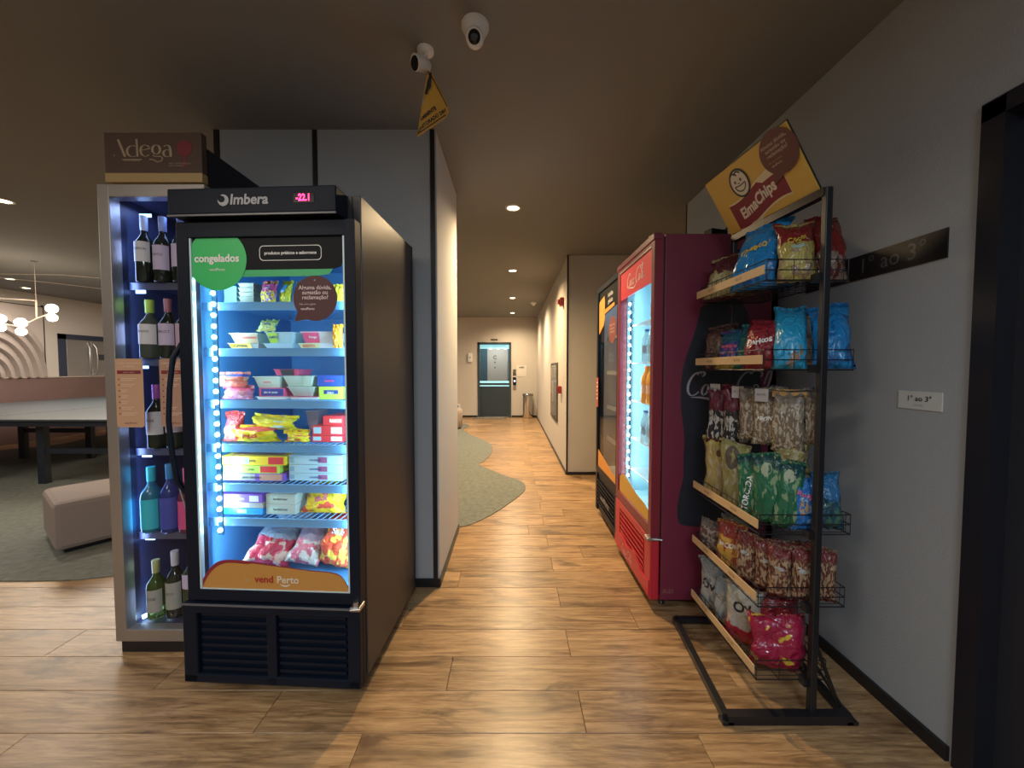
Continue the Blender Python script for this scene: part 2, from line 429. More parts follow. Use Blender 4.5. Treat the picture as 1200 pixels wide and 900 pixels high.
# wall signs on the right wall : local x -> world -y, faces -x
RZ_R = -PI / 2
s = thing('sign', 'long black sign strip with faint floor numbers on the right wall', 'sign', (XR - 0.006, 1.62, 1.745), RZ_R)
obj('board', MB().box(-0.31, 0.31, 0, 0.006, -0.05, 0.05), mat('sign_black', (0.008, 0.008, 0.01), 0.4), s)
text('lettering', '1° ao 3°', mat('sign_grey', (0.10, 0.10, 0.11), 0.4), s, (0.115, -0.001, 0), 0.085, sx=0.95)
s = thing('sign', 'small white sign plate with black numbers beside the dark door', 'sign', (XR - 0.004, 1.38, 1.205), RZ_R)
obj('plate', MB().box(-0.075, 0.075, 0, 0.004, -0.033, 0.033, 0.001), mat('sign_white', (0.55, 0.58, 0.56), 0.5), s)
text('lettering', '1° ao 3°', INK_K, s, (0, -0.001, 0.006), 0.026, bold=0.0004)
text('small_lettering', 'escadas', mat('pale_grey_ink', (0.3, 0.32, 0.32), 0.5), s, (0, -0.001, -0.016), 0.010)

# carpets
def wavy(pts, k=6):
    out = []; n = len(pts)
    for i in range(n - 1):
        p0, p1, p2, p3 = (Vector(pts[max(i - 1, 0)]), Vector(pts[i]), Vector(pts[i + 1]), Vector(pts[min(i + 2, n - 1)]))
        for j in range(k):
            t = j / k
            out.append(tuple(0.5 * ((2 * p1) + (-p0 + p2) * t + (2 * p0 - 5 * p1 + 4 * p2 - p3) * t * t + (-p0 + 3 * p1 - 3 * p2 + p3) * t ** 3)))
    out.append(tuple(pts[-1])); return out
edge = wavy([(-0.47, 3.12), (-0.32, 3.23), (-0.13, 3.51), (0.09, 3.97), (0.15, 4.23), (0.1, 4.45), (-0.11, 4.71), (-0.44, 5.21), (-0.40, 5.41), (-0.32, 5.96), (-0.36, 6.56), (-0.57, 7.12), (-0.86, 7.67), (-1.06, 8.27), (-0.99, 8.83), (-1.3, 9.2), (-2.2, 9.3)])
c = obj('carpet', MB().slab(edge + [(-2.2, 3.12)], 0.0, 0.006), CARPET)
tag(c, 'grey green carpet with a wavy edge along the corridor floor', 'carpet')
edge = wavy([(-8.3, 2.9), (-7.0, 2.55), (-5.0, 2.36), (-3.17, 2.33), (-2.57, 2.38), (-2.2, 2.6), (-2.25, 3.2), (-2.6, 4.2), (-2.9, 5.6), (-3.8, 6.6), (-5.2, 7.4), (-6.6, 8.2), (-7.6, 8.3), (-8.1, 7.6), (-7.87, 6.6), (-8.25, 6.1), (-8.45, 5.0), (-8.5, 3.6), (-8.3, 2.9)])
c = obj('carpet', MB().slab(edge[:-1], 0.0, 0.006), CARPET)
tag(c, 'large grey green carpet under the games tables on the left', 'carpet')

# ------------------------------------------------------------------ recessed ceiling lights
LAMP = mat('lamp_glow', (1, 0.86, 0.6), 0.5, emit=14, ecol=(1.0, 0.80, 0.48))
RING = mat('lamp_ring', (0.6, 0.56, 0.5), 0.5)
def downlight(x, y, label, e, color=WARM, group=None, r=0.05, ang=158, soft=0.06):
    t = thing('ceiling_light', label, 'light', (x, y, CEILZ), 0, group)
    obj('ring', MB().lathe([(r + 0.018, 0.0), (r + 0.018, -0.006), (r, -0.008), (r, 0.0)], 24, cap=False), RING, t)
    obj('diffuser', MB().lathe([(r, -0.003), (r * 0.5, -0.006), (0.001, -0.007)], 20, cap=False), LAMP, t)
    spot('ceiling_light_beam', (0, 0, -0.03), e, color, ang, 1.0, t, soft)
for yy, lab in ((3.35, 'nearest round recessed light in the corridor ceiling'), (5.46, 'second round recessed light from the camera in the corridor ceiling'),
                (7.55, 'third round recessed light from the camera in the corridor ceiling'), (9.55, 'farthest round recessed light in the corridor ceiling, by the lift')):
    downlight(0.01, yy, lab, {3.35: 210, 5.46: 270, 7.55: 270}.get(yy, 170), WARM if yy > 6 else (1.0, 0.72, 0.40), group='recessed lights of the corridor')
downlight(-4.18, 3.21, 'bright recessed light in the lounge ceiling left of the wine cooler', 70, SOFT)
downlight(-8.3, 6.62, 'recessed light near the left wall above the arch panel', 14, SOFT)
downlight(-7.7, 5.95, 'faint recessed light nearest the left edge, beyond the bright one', 9, SOFT)
downlight(-1.0, 0.7, 'recessed light above the camera, left of centre', 20, SOFT, soft=0.15)
downlight(0.2, 0.35, 'recessed light above the camera, towards the right wall', 22, COOL, soft=0.12)

# small white detector far down the corridor
t = thing('smoke_detector', 'small white detector on the far corridor ceiling near the right wall', 'detector', (0.45, 8.1, CEILZ))
obj('base', MB().lathe([(0.06, 0), (0.06, -0.02), (0.035, -0.035)], 20), WHITE, t)
obj('sensor', MB().lathe([(0.03, -0.035), (0.025, -0.06), (0.01, -0.065)], 14), WHITE, t)

# ------------------------------------------------------------------ lift at the end of the corridor
STEEL_D = mat('dark_lift_steel', (0.05, 0.075, 0.09), 0.35, 0.4)
CAB = mat('lift_cabin', (0.46, 0.40, 0.34), 0.5)
GLOW = mat('lift_glow', (0.25, 0.5, 0.55), 0.4, emit=0.55, ecol=(0.35, 0.85, 0.95))
d = struct('door_2', MB().box(LX0 - 0.03, LX0 + 0.03, YF - 0.02, YF + 0.12, 0, LZ + 0.03).box(LX1 - 0.03, LX1 + 0.03, YF - 0.02, YF + 0.12, 0, LZ + 0.03).box(LX0 - 0.03, LX1 + 0.03, YF - 0.02, YF + 0.12, LZ - 0.03, LZ + 0.03), STEEL_D)
obj('lower_panel', MB().box(LX0 + 0.03, LX1 - 0.03, YF + 0.03, YF + 0.06, 0.02, 0.93), mat('lift_lower_panel', (0.035, 0.05, 0.065), 0.3, 0.2), d)
obj('rail', MB().box(LX0 + 0.03, LX1 - 0.03, YF + 0.02, YF + 0.05, 0.93, 0.985), GLOW, d)
obj('lower_rail', MB().box(LX0 + 0.03, LX1 - 0.03, YF + 0.02, YF + 0.05, 0.84, 0.87), GLOW, d)
obj('glass_pane', MB().box(LX0 + 0.03, LX1 - 0.03, YF + 0.035, YF + 0.045, 0.985, LZ - 0.03), GLASS, d)
obj('top_light_panel', MB().box(LX0 + 0.03, LX1 - 0.03, YF + 0.06, YF + 0.10, LZ - 0.14, LZ - 0.03), GLOW, d)
for i in range(3):
    obj('lamp', MB().lathe([(0.028, -0.01), (0.028, 0.0), (0.001, 0.003)], 12, c=(-0.58 + 0.2 * i, YF + 0.05, LZ - 0.14)), mat('lift_lamp', (1, 1, 1), 0.4, emit=8, ecol=(0.75, 1, 1)), d)
cb = struct('wall_lift_cabin', MB().box(LX0 - 0.2, LX1 + 0.2, YF + 1.35, YF + 1.42, 0, 2.3).box(LX0 - 0.25, LX0 - 0.2, YF + 0.12, YF + 1.4, 0, 2.3).box(LX1 + 0.2, LX1 + 0.25, YF + 0.12, YF + 1.4, 0, 2.3).box(LX0 - 0.2, LX1 + 0.2, YF + 0.12, YF + 1.4, 2.25, 2.3), CAB)
obj('cabin_panel', MB().box(LX0 - 0.2, -0.75, YF + 1.32, YF + 1.35, 0, 2.25).box(-0.12, 0.15, YF + 1.32, YF + 1.35, 0, 2.25), mat('lift_side', (0.06, 0.12, 0.16), 0.3, 0.3), cb)
obj('handrail', MB().tube([(-0.12, YF + 1.28, 1.0), (-0.12, YF + 1.28, 1.5)], 0.02), GREYM, cb)
text('cabin_lettering', 'C\n▾\n▾', INK_K, cb, (-0.52, YF + 1.34, 1.5), 0.16)
area('lift_cabin_light', (-0.47, YF + 0.7, 2.2), (0, 0, 0), 0.6, 0.6, 14, (0.85, 0.98, 1.0))
t = thing('floor_indicator', 'small dark floor indicator plate above the lift door', 'indicator', (-0.48, YF - 0.012, 2.1))
obj('plate', MB().box(-0.09, 0.09, 0, 0.012, -0.018, 0.018), BLACKP, t)
text('lettering', 'TÉRREO', mat('dim_ink', (0.25, 0.2, 0.17), 0.5), t, (0, -0.001, 0), 0.03)
t = thing('lift_button_plate', 'dark lift call plate with a lit white button right of the lift door', 'panel', (0.07, YF - 0.012, 0.98))
obj('plate', MB().box(-0.045, 0.045, 0, 0.012, -0.11, 0.11), BLACKP, t)
obj('button', MB().box(-0.018, 0.018, -0.008, 0, -0.015, 0.02), mat('button_glow', (1, 1, 1), 0.4, emit=3), t)
obj('lower_plate', MB().box(-0.045, 0.045, 0, 0.012, -0.24, -0.12), mat('taupe_plate', (0.2, 0.17, 0.15), 0.5), t)
t = thing('display_panel', 'small dark display above the lift call panel', 'panel', (0.07, YF - 0.012, 1.22))
obj('plate', MB().box(-0.04, 0.04, 0, 0.012, -0.08, 0.08), mat('display_dark', (0.05, 0.045, 0.04), 0.4), t)
obj('screen', MB().box(-0.025, 0.025, -0.002, 0, -0.02, 0.05), mat('dim_screen', (0.12, 0.1, 0.08), 0.2), t)
t = thing('notice', 'pale square notice on the wall right of the lift', 'notice', (0.26, YF - 0.006, 1.26))
obj('sheet', MB().box(-0.13, 0.13, 0, 0.006, -0.15, 0.15), mat('notice_sheet', (0.62, 0.57, 0.50), 0.6), t)
text('heading', 'AVISO', INK_K, t, (0, -0.001, 0.09), 0.05, bold=0.003)
t = thing('wall_box', 'small white box high on the wall left of the lift', 'alarm', (-1.13, YF - 0.05, 1.62))
obj('case', MB().box(-0.055, 0.055, 0, 0.05, -0.12, 0.12, 0.012), WHITE, t)
obj('lens', MB().box(-0.012, 0.012, -0.004, 0.002, -0.02, 0.02), INK_K, t)
t = thing('power_outlet', 'white power outlet low on the wall at the left of the far corridor', 'outlet', (-1.47, YF - 0.01, 0.30))
obj('plate', MB().box(-0.06, 0.06, 0, 0.01, -0.06, 0.06, 0.003), WHITE, t)
obj('socket', MB().box(-0.02, 0.02, -0.002, 0, -0.02, 0.02), INK_K, t)
t = thing('trash_can', 'round chrome bin in the corner right of the lift', 'bin', (0.42, YF - 0.2, 0.0))
obj('bin_body', MB().lathe([(0.13, 0.0), (0.135, 0.01), (0.135, 0.60)], 28), mat('chrome', (0.62, 0.6, 0.57), 0.16, 1.0), t)
obj('rim', MB().lathe([(0.138, 0.60), (0.145, 0.61), (0.145, 0.65), (0.11, 0.655), (0.10, 0.62)], 28), mat('chrome_dark', (0.35, 0.34, 0.33), 0.2, 1.0), t)
t = thing('door_mat', 'thin grey mat on the floor in front of the lift', 'mat', (-0.55, YF - 0.24, 0.0))
obj('mat_pad', MB().box(-0.48, 0.40, -0.16, 0.16, 0, 0.008), mat('mat_grey', (0.16, 0.14, 0.12), 0.95, bump=0.5, bscale=120), t)
for i in range(12):
    obj('grip_strip', MB().box(-0.36 + i * 0.06, -0.33 + i * 0.06, 0.09, 0.15, 0.008, 0.011), mat('pale_strip', (0.5, 0.5, 0.46), 0.5), t)
t = thing('round_stool', 'round blush upholstered stool on the carpet at the left of the corridor', 'stool', (-1.40, 8.45, 0.006))
BLUSH = mat('blush_fabric', (0.34, 0.275, 0.245), 0.9, bump=0.3, bscale=150)
obj('seat_body', MB().lathe([(0.27, 0.02), (0.30, 0.04), (0.305, 0.34), (0.30, 0.40), (0.27, 0.43), (0.15, 0.44)], 32), BLUSH, t)
obj('base', MB().lathe([(0.24, 0), (0.24, 0.02)], 24), BLACK, t)

# corridor right wall (x = 0.68), faces -x
t = thing('hose_cabinet', 'dark recessed cabinet on the right corridor wall beside the red button', 'cabinet', (0.68, 6.12, 0.965), RZ_R)
obj('frame', MB().box(-0.46, 0.46, -0.015, 0.0, -0.445, 0.445).box(-0.44, 0.44, -0.02, -0.015, -0.425, -0.40), mat('cabinet_edge', (0.06, 0.055, 0.05), 0.5), t)
obj('door', MB().box(-0.42, 0.42, -0.022, -0.015, -0.40, 0.41), mat('cabinet_glass', (0.10, 0.095, 0.09), 0.15), t)
obj('handle', MB().box(-0.02, 0.02, -0.035, -0.022, -0.16, 0.16), mat('cabinet_label', (0.35, 0.33, 0.30), 0.5), t)
RED = mat('alarm_red', (0.32, 0.02, 0.025), 0.4)
t = thing('fire_siren', 'dark red fire siren high on the right corridor wall', 'alarm', (0.68, 5.12, 2.20), RZ_R)
obj('case', MB().box(-0.055, 0.055, -0.05, 0.0, -0.055, 0.055, 0.008), RED, t)
obj('horn', MB().box(-0.035, 0.035, -0.075, -0.05, -0.03, 0.03, 0.006), RED, t)
t = thing('alarm_writing', 'red vertical writing on the corridor wall above the siren', 'sign', (0.679, 5.02, 2.42), RZ_R)
text('lettering', 'ALARME', RED, t, (0, -0.001, 0), 0.055, rot=(0, -PI / 2, 0))
t = thing('call_point', 'dark red call point at mid height on the right corridor wall', 'alarm', (0.68, 5.28, 1.03), RZ_R)
obj('case', MB().box(-0.05, 0.05, -0.05, 0.0, -0.05, 0.05, 0.006), RED, t)
obj('button', MB().box(-0.022, 0.022, -0.058, -0.05, -0.022, 0.022), mat('call_button', (0.10, 0.01, 0.01), 0.4), t)
t = thing('alarm_writing', 'brown vertical writing beside the red call point', 'sign', (0.679, 5.10, 1.08), RZ_R)
text('lettering', 'EMERGÊNCIA', mat('brown_ink', (0.2, 0.10, 0.08), 0.5), t, (0, -0.001, 0), 0.05, rot=(0, -PI / 2, 0))

# ------------------------------------------------------------------ cctv cameras and the hanging sign
t = thing('security_camera', 'white bullet camera on the ceiling above the yellow hanging sign', 'camera', (-0.375, 1.72, CEILZ))
obj('mount', MB().lathe([(0.036, 0), (0.036, -0.012), (0.024, -0.02)], 24), WHITE, t)
obj('arm', MB().tube([(0, 0, -0.015), (0.0, -0.005, -0.045), (-0.012, -0.005, -0.062)], 0.010), WHITE, t)
ax = Vector((-0.90, -0.90, -0.45)).normalized()
p0 = Vector((0.012, 0.004, -0.066)); 
obj('housing', MB().tube([p0, p0 + ax * 0.008, p0 + ax * 0.070, p0 + ax * 0.073], [0.018, 0.026, 0.028, 0.028], 20), WHITE, t)
obj('sunshade', MB().tube([p0 + Vector((0, 0, 0.006)) + ax * 0.03, p0 + Vector((0, 0, 0.004)) + ax * 0.0715], [0.0295, 0.031], 20), WHITE, t)
obj('lens', MB().tube([p0 + ax * 0.0732, p0 + ax * 0.0765], [0.027, 0.023], 20), mat('lens_black', (0.01, 0.01, 0.012), 0.08), t)
t = thing('security_camera', 'white turret camera with a large dark lens on the ceiling', 'camera', (-0.148, 1.60, CEILZ))
obj('base', MB().lathe([(0.056, 0), (0.056, -0.012), (0.05, -0.022), (0.036, -0.05)], 28), WHITE, t)
hd = MB().lathe([(0.006, 0.036), (0.022, 0.030), (0.033, 0.014), (0.036, 0.0), (0.035, -0.03), (0.030, -0.034)], 24)
obj('head', hd, WHITE, t, (0, -0.012, -0.062), (R(-58), 0, 0))
obj('lens', MB().lathe([(0.024, -0.0345), (0.024, -0.038), (0.010, -0.041)], 24), _m['lens_black'], t, (0, -0.012, -0.062), (R(-58), 0, 0))

YEL = mat('sign_yellow', (0.62, 0.34, 0.05), 0.4)
t = thing('hanging_sign', 'yellow diamond warning sign hanging from the bullet camera', 'sign', (-0.366, 1.70, 2.632))
HD = 0.156
def bend(x, y, z):
    """the plate is curled: its left half turns away; y is the height above the printed face"""
    k = 0.02; xs = 0.5 * (x + math.sqrt(x * x + k * k)); xn = x - xs
    zz = z - HD - 0.004
    x0 = xs * 0.80 + xn * 0.14 - y * 0.5
    return (x0 + zz * 0.17, xs * 0.30 - xn * 0.98 + y * 0.85, zz - 0.17 * xs * 0.8)
def hh(x, h): return max(0.0, h - math.sqrt(x * x + 0.018 ** 2) + 0.004)
def plate(h, y, t_):
    m_ = MB(); n = 28; vs = []
    xm = h - 0.014
    for i in range(n + 1):
        x = -xm + 2 * xm * i / n; a_ = hh(x, h); a_ = max(a_, 0.001)
        edge_ = math.sqrt(max(0.0, 1 - (max(0, abs(x) - xm + 0.012) / 0.012) ** 2)) if abs(x) > xm - 0.012 else 1
        a_ = max(a_ * edge_, 0.0005)
        vs += [bend(x, y, a_), bend(x, y, -a_), bend(x, y + t_, a_), bend(x, y + t_, -a_)]
    for i in range(n):
        a_, b_ = 4 * i, 4 * i + 4
        m_.f += [(a_ + 1, b_ + 1, b_, a_), (a_ + 2, b_ + 2, b_ + 3, a_ + 3), (a_, b_, b_ + 2, a_ + 2), (a_ + 3, b_ + 3, b_ + 1, a_ + 1)]; m_.sm += [False] * 4
    m_.v = vs; return m_
obj('board', plate(HD, 0, 0.003), YEL, t)
bd = MB(); n = 28
for sg in (1, -1):
    for sgx in (1, -1):
        p_ = []
        for i in range(n + 1):
            x = sgx * (HD - 0.028) * i / n
            p_.append((x, sg * hh(x, HD - 0.013)))
        m2 = MB().ribbon(p_, lambda t_, dx, dz: 0.0022, -0.004); bd.add(m2.v, m2.f)
obj('border', bd.map(bend), INK_K, t)
def rot45(mb, dx, dz):
    c_ = math.sqrt(0.5)
    return mb.map(lambda x, y, z: bend(x * c_ - z * c_ + dx, -0.003, x * c_ + z * c_ + dz))
obj('lettering', rot45(text_mb('MONITORADO 24H', 0.0215, bold=0.0008), 0.056, -0.066), INK_K, t)
obj('lettering', rot45(text_mb('AMBIENTE', 0.0215, bold=0.0008), 0.040, -0.040), INK_K, t)
pic = MB().ribbon([(0.014, 0.125), (0.022, 0.112), (0.018, 0.09), (0.020, 0.07), (0.014, 0.055), (0.010, 0.035)], lambda t_, dx, dz: 0.011 - 0.003 * math.sin(t_ * 9), -0.005)
obj('camera_pictogram', pic.map(bend), INK_K, t)
pm = MB().ribbon([(-0.004, 0.07), (-0.008, 0.04), (-0.004, 0.01), (0.004, -0.01)], lambda t_, dx, dz: 0.007, -0.0045)
obj('pale_mark', pm.map(bend), mat('sign_pale', (0.6, 0.5, 0.4), 0.5), t)

# ------------------------------------------------------------------ upright glass door coolers
# local frame: x along the front, y from the door (0) to the back, z up
def cooler(name, label, cat, loc, rz, w, d, h, zb, zg, glass, body, door, inner, shelves, led, ledside=-1, header=None, slats=None, slatmat=None,
           frame_mat=None, dt=0.05, rail=None, ledn=22, dot=0.006, ledcol=(0.55, 0.85, 1.0), ledemit=30, feet=True, ledz=None, din=0.0):
    t = thing(name, label, cat, loc, rz)
    hw = w / 2; th = 0.035; gx0, gx1, gz0, gz1 = glass
    zt = header[0] if header else h
    y0 = dt + 0.008
    obj('cabinet', MB().box(-hw, -hw + th, y0, d, zb, h, 0.004).box(hw - th, hw, y0, d, zb, h, 0.004).box(-hw, hw, d - th, d, zb, h).box(-hw + th, hw - th, y0, d - th, gz1 + 0.03, h).box(-hw + th, hw - th, y0, d - th, zb, gz0 - 0.01), body, t)
    e = 0.002
    lx0, lx1 = -hw + th + e, hw - th - e; ly1 = d - th - e; lz0, lz1 = gz0 - 0.01, gz1 + 0.03
    obj('liner', MB().box(lx0, lx0 + 0.004, y0, ly1, lz0, lz1).box(lx1 - 0.004, lx1, y0, ly1, lz0, lz1).box(lx0, lx1, ly1 - 0.004, ly1, lz0, lz1).box(lx0, lx1, y0, ly1, lz0, lz0 + 0.004).box(lx0, lx1, y0, ly1, lz1 - 0.004, lz1), inner, t)
    fm = frame_mat or door
    dr = obj('door', MB().box(-hw + din, gx0, 0, dt, zg, zt - 0.004, 0.003).box(gx1, hw, 0, dt, zg, zt - 0.004, 0.003).box(gx0 - 0.004, gx1 + 0.004, 0, dt, gz1, zt - 0.004, 0.003).box(gx0 - 0.004, gx1 + 0.004, 0, dt, zg, gz0, 0.003), fm, t)
    obj('glass', MB().box(gx0, gx1, 0.012, 0.018, gz0, gz1), GLASS, dr)
    obj('gasket', MB().box(-hw + 0.008, -hw + 0.02, dt, y0, zg, zt - 0.01).box(hw - 0.02, hw - 0.008, dt, y0, zg, zt - 0.01), BLACK, t)
    if feet:
        for fx in (-hw + 0.07, hw - 0.07):
            for fy in (0.09, d - 0.07):
                obj('foot', MB().lathe([(0.018, 0), (0.018, 0.008), (0.010, 0.012), (0.010, zb + 0.005)], 12, c=(fx, fy, 0)), BLACK, t)
    for z in shelves:
        sh = MB().box(lx0 + 0.006, lx1 - 0.006, 0.088, 0.094, z - 0.006, z).box(lx0 + 0.006, lx1 - 0.006, ly1 - 0.03, ly1 - 0.024, z - 0.006, z)
        n = int((lx1 - lx0) / 0.026)
        for i in range(n + 1):
            x = lx0 + 0.01 + (lx1 - lx0 - 0.02) * i / n
            sh.box(x - 0.0015, x + 0.0015, 0.084, ly1 - 0.03, z - 0.004, z - 0.001)
        so = obj('shelf', sh, rail or WHITE, t)
        if rail:
            obj('price_rail', MB().box(lx0 + 0.006, lx1 - 0.006, 0.084, 0.088, z - 0.032, z + 0.001).box(lx0 + 0.006, lx1 - 0.006, 0.0825, 0.084, z - 0.004, z + 0.001).box(lx0 + 0.006, lx1 - 0.006, 0.0825, 0.084, z - 0.032, z - 0.028), rail, so)
    if led:
        lm = mat(name + '_led', (1, 1, 1), 0.4, emit=ledemit, ecol=ledcol)
        z0, z1 = ledz or (gz0 + 0.25, gz1 - 0.10)
        xs = gx0 + 0.045 if ledside < 0 else gx1 - 0.045
        st = obj('led_strip', MB().box(xs - 0.010, xs + 0.010, 0.060, 0.066, z0 - 0.02, z1 + 0.02), mat('strip_board', (0.03, 0.10, 0.18), 0.5, spec=0.1), t)
        m_ = MB()
        for i in range(ledn):
            z = z0 + (z1 - z0) * i / (ledn - 1)
            m_.lathe([(0.0005, -dot), (dot * 0.7, -dot * 0.7), (dot, 0), (dot * 0.7, dot * 0.7), (0.0005, dot)], 8, c=(xs, 0.056, z), cap=False)
        obj('leds', m_, lm, st)
    if slats:
        for (sx0, sx1, sz0, sz1, n) in slats:
            for i in range(n):
                z = sz0 + (sz1 - sz0) * i / (n - 1)
                s_ = MB().box(sx0, sx1, 0.0, 0.012, -0.006, 0.006)
                s_.map(lambda x, y, z_: (x, y, z_ - y * 0.8))
                obj('slat', s_, slatmat or door, t, (0, 0.0, z))
    return t, dr, (lx0, lx1, ly1)

# ---- freezer
BLUE_IN = mat('freezer_liner_blue_lit', (0.07, 0.24, 0.50), 0.45)  # liner is white; the blue of the light is put into its colour
BLUE_RAIL = mat('freezer_rail', (0.14, 0.36, 0.62), 0.25)
FZ = (-0.948, 1.475); FR = R(-3)
CHAR = mat('charcoal_steel', (0.030, 0.028, 0.031), 0.36, bump=0.12, bscale=300)
FSH = [1.588, 1.402, 1.19, 1.009, 0.844, 0.700]
fz, fd, _ = cooler('freezer', 'tall black freezer with a lit glass door, green round sticker and frozen food', 'freezer', (FZ[0], FZ[1], 0), FR,
    0.72, 0.70, 1.99, 0.07, 0.40, (-0.293, 0.318, 0.445, 1.82), CHAR, BLACKP, BLUE_IN, FSH, True, -1, header=(1.885, 1.99), rail=BLUE_RAIL,
    slats=[(-0.29, -0.02, 0.125, 0.345, 8), (0.03, 0.30, 0.125, 0.345, 8)], slatmat=BLACKP, ledz=(0.66, 1.665), ledn=24, dot=0.0085, ledcol=(0.62, 0.88, 1.0), ledemit=38, din=0.018)
hdm = MB().box(-0.338, 0.308, -0.035, 0.062, 1.892, 1.99, 0.006)
hdr = obj('header', hdm, BLACKP, fz)
obj('lip', MB().box(-0.338, 0.308, -0.037, -0.030, 1.887, 1.893), mat('lip_grey', (0.12, 0.12, 0.13), 0.3), hdr)
text('lettering', 'Imbera', mat('logo_grey', (0.34, 0.35, 0.37), 0.35), hdr, (-0.02, -0.037, 1.942), 0.052, bold=0.0014, shear=0.12)
em = MB().sheet(arc(0, 0, 0.021, 0.021, 0, 360, 24)[:-1], 0.001)
obj('emblem', em, _m['logo_grey'], hdr, (-0.118, -0.0365, 1.942))
obj('emblem_mark', MB().sheet(arc(-0.004, 0.004, 0.013, 0.012, 0, 360, 18)[:-1], 0.001).add([(-0.022, 0, 0.010), (-0.006, 0, 0.018), (-0.002, 0, 0.009), (-0.020, 0, 0.0)], [(0, 1, 2, 3)]), BLACKP, hdr, (-0.120, -0.038, 1.942))
dsp = obj('display', MB().box(0.15, 0.228, -0.0365, -0.034, 1.927, 1.961), mat('display_black', (0.01, 0.004, 0.006), 0.2), hdr)
LEDR = mat('red_led', (1, 0.02, 0.1), 0.4, emit=7, ecol=(1.0, 0.02, 0.10))
obj('display_digits', text_mb('-22.1', 0.034, bold=0.001, sx=0.8).shift(0.188, -0.038, 1.944), LEDR, hdr)
gb = obj('base_panel', MB().box(-0.36, 0.36, 0.012, 0.05, 0.07, 0.392, 0.01).box(-0.36, -0.30, -0.010, 0.02, 0.07, 0.375, 0.006).box(0.31, 0.36, -0.010, 0.02, 0.07, 0.375, 0.006).box(-0.015, 0.025, -0.010, 0.02, 0.07, 0.375, 0.004).box(-0.36, 0.36, -0.012, 0.02, 0.355, 0.392, 0.005).box(-0.36, 0.36, -0.010, 0.02, 0.07, 0.105, 0.005), BLACKP, fz)
obj('base_trim', MB().box(-0.36, 0.355, -0.014, -0.008, 0.386, 0.392), _m['lip_grey'], gb)
obj('hinge', MB().box(0.325, 0.365, -0.02, 0.03, 0.385, 0.402, 0.003).lathe([(0.010, 0), (0.010, 0.02)], 12, c=(0.345, -0.008, 0.40)).tube([(0.33, -0.022, 0.394), (0.37, -0.022, 0.398)], 0.005), GREYM, fz)
obj('handle', MB().tube([(-0.350, 0.02, 1.42), (-0.366, -0.005, 1.36), (-0.376, -0.012, 1.24), (-0.380, -0.016, 1.12), (-0.376, -0.012, 1.00), (-0.366, -0.005, 0.88), (-0.350, 0.02, 0.82)], 0.009, 10), BLACKP, fd)
obj('side_cable', MB().tube([(-0.362, 0.03, 1.44), (-0.375, 0.0, 1.3), (-0.382, -0.012, 1.12), (-0.375, 0.0, 0.9), (-0.362, 0.03, 0.74)], 0.0025, 6), mat('cable_grey', (0.35, 0.36, 0.36), 0.5), fd)
obj('inner_edge', MB().box(-0.293, -0.286, 0.004, 0.02, 0.445, 1.82).box(0.311, 0.318, 0.004, 0.02, 0.445, 1.82).box(-0.290, 0.315, 0.004, 0.02, 0.443, 0.448), mat('door_edge', (0.55, 0.70, 0.74), 0.3), fd)
# stickers on the freezer door
GS = -0.0005
obj('black_band', MB().sheet([(-0.286, 1.82), (0.311, 1.82), (0.311, 1.725), (0.30, 1.706), (0.27, 1.698), (-0.286, 1.698)], 0.001), mat('film_black', (0.008, 0.010, 0.012), 0.45, spec=0.12), fd, (0, 0.0100, 0))
obj('green_strip', MB().sheet([(-0.286, 1.698), (0.27, 1.698), (0.255, 1.678), (0.20, 1.672), (-0.286, 1.672)], 0.001), mat('film_green', (0.02, 0.42, 0.14), 0.4), fd, (0, 0.0100, 0))
cx, cz, rr = -0.185, 1.738, 0.117
pts = [(x, min(z, 1.82)) for x, z in arc(cx, cz, rr, rr, 0, 360, 48)[:-1]]
pts = [(max(x, -0.286), z) for x, z in pts]
obj('green_round_sticker', MB().sheet(pts, 0.001), mat('film_green_bright', (0.02, 0.50, 0.12), 0.4, emit=0.0), fd, (0, 0.0080, 0))
text('lettering', 'congelados', INK_W, fd, (-0.186, 0.0066, 1.742), 0.040, bold=0.0012)
text('lettering', 'vendPerto', INK_W, fd, (-0.185, 0.0066, 1.700), 0.015)
bx = arc(0.225, 1.77, 0.022, 0.022, 0, 90, 5); 
def rrect(cx, cz, hx, hz, r):
    o_ = []
    for sx, sz, a0 in ((1, 1, 0), (-1, 1, 90), (-1, -1, 180), (1, -1, 270)):
        o_ += arc(cx + sx * (hx - r), cz + sz * (hz - r), r, r, a0, a0 + 90, 5)
    return o_
o_ = rrect(0.105, 1.760, 0.122, 0.0285, 0.016); i_ = rrect(0.105, 1.760, 0.1195, 0.026, 0.0145); n = len(o_)
obj('outline_box', MB().add([(x, 0, z) for x, z in o_] + [(x, 0, z) for x, z in i_], [(i, (i + 1) % n, (i + 1) % n + n, i + n) for i in range(n)]), INK_W, fd, (0, 0.0085, 0))
text('lettering', 'produtos práticos e saborosos', INK_W, fd, (0.105, 0.0085, 1.760), 0.0165, bold=0.0004)
BROWN = mat('sticker_brown', (0.075, 0.020, 0.022), 0.5)
cx, cz, rr = 0.198, 1.588, 0.086
pts = arc(cx, cz, rr, rr, -112, 215, 44) + [(cx - 0.083, cz - 0.088)]
obj('brown_round_sticker', MB().sheet(pts, 0.001), BROWN, fd, (0, 0.0100, 0))
PINKW = mat('sticker_text', (0.62, 0.50, 0.48), 0.5)
for k, (s_, sz) in enumerate((('Alguma dúvida,', 0.021), ('sugestão ou', 0.021), ('reclamação?', 0.021))):
    text('lettering', s_, PINKW, fd, (cx, 0.0092, cz + 0.040 - k * 0.0185), sz, bold=0.0004)
text('lettering', 'Fale com a gente', PINKW, fd, (cx - 0.030, 0.0092, cz - 0.022), 0.0095)
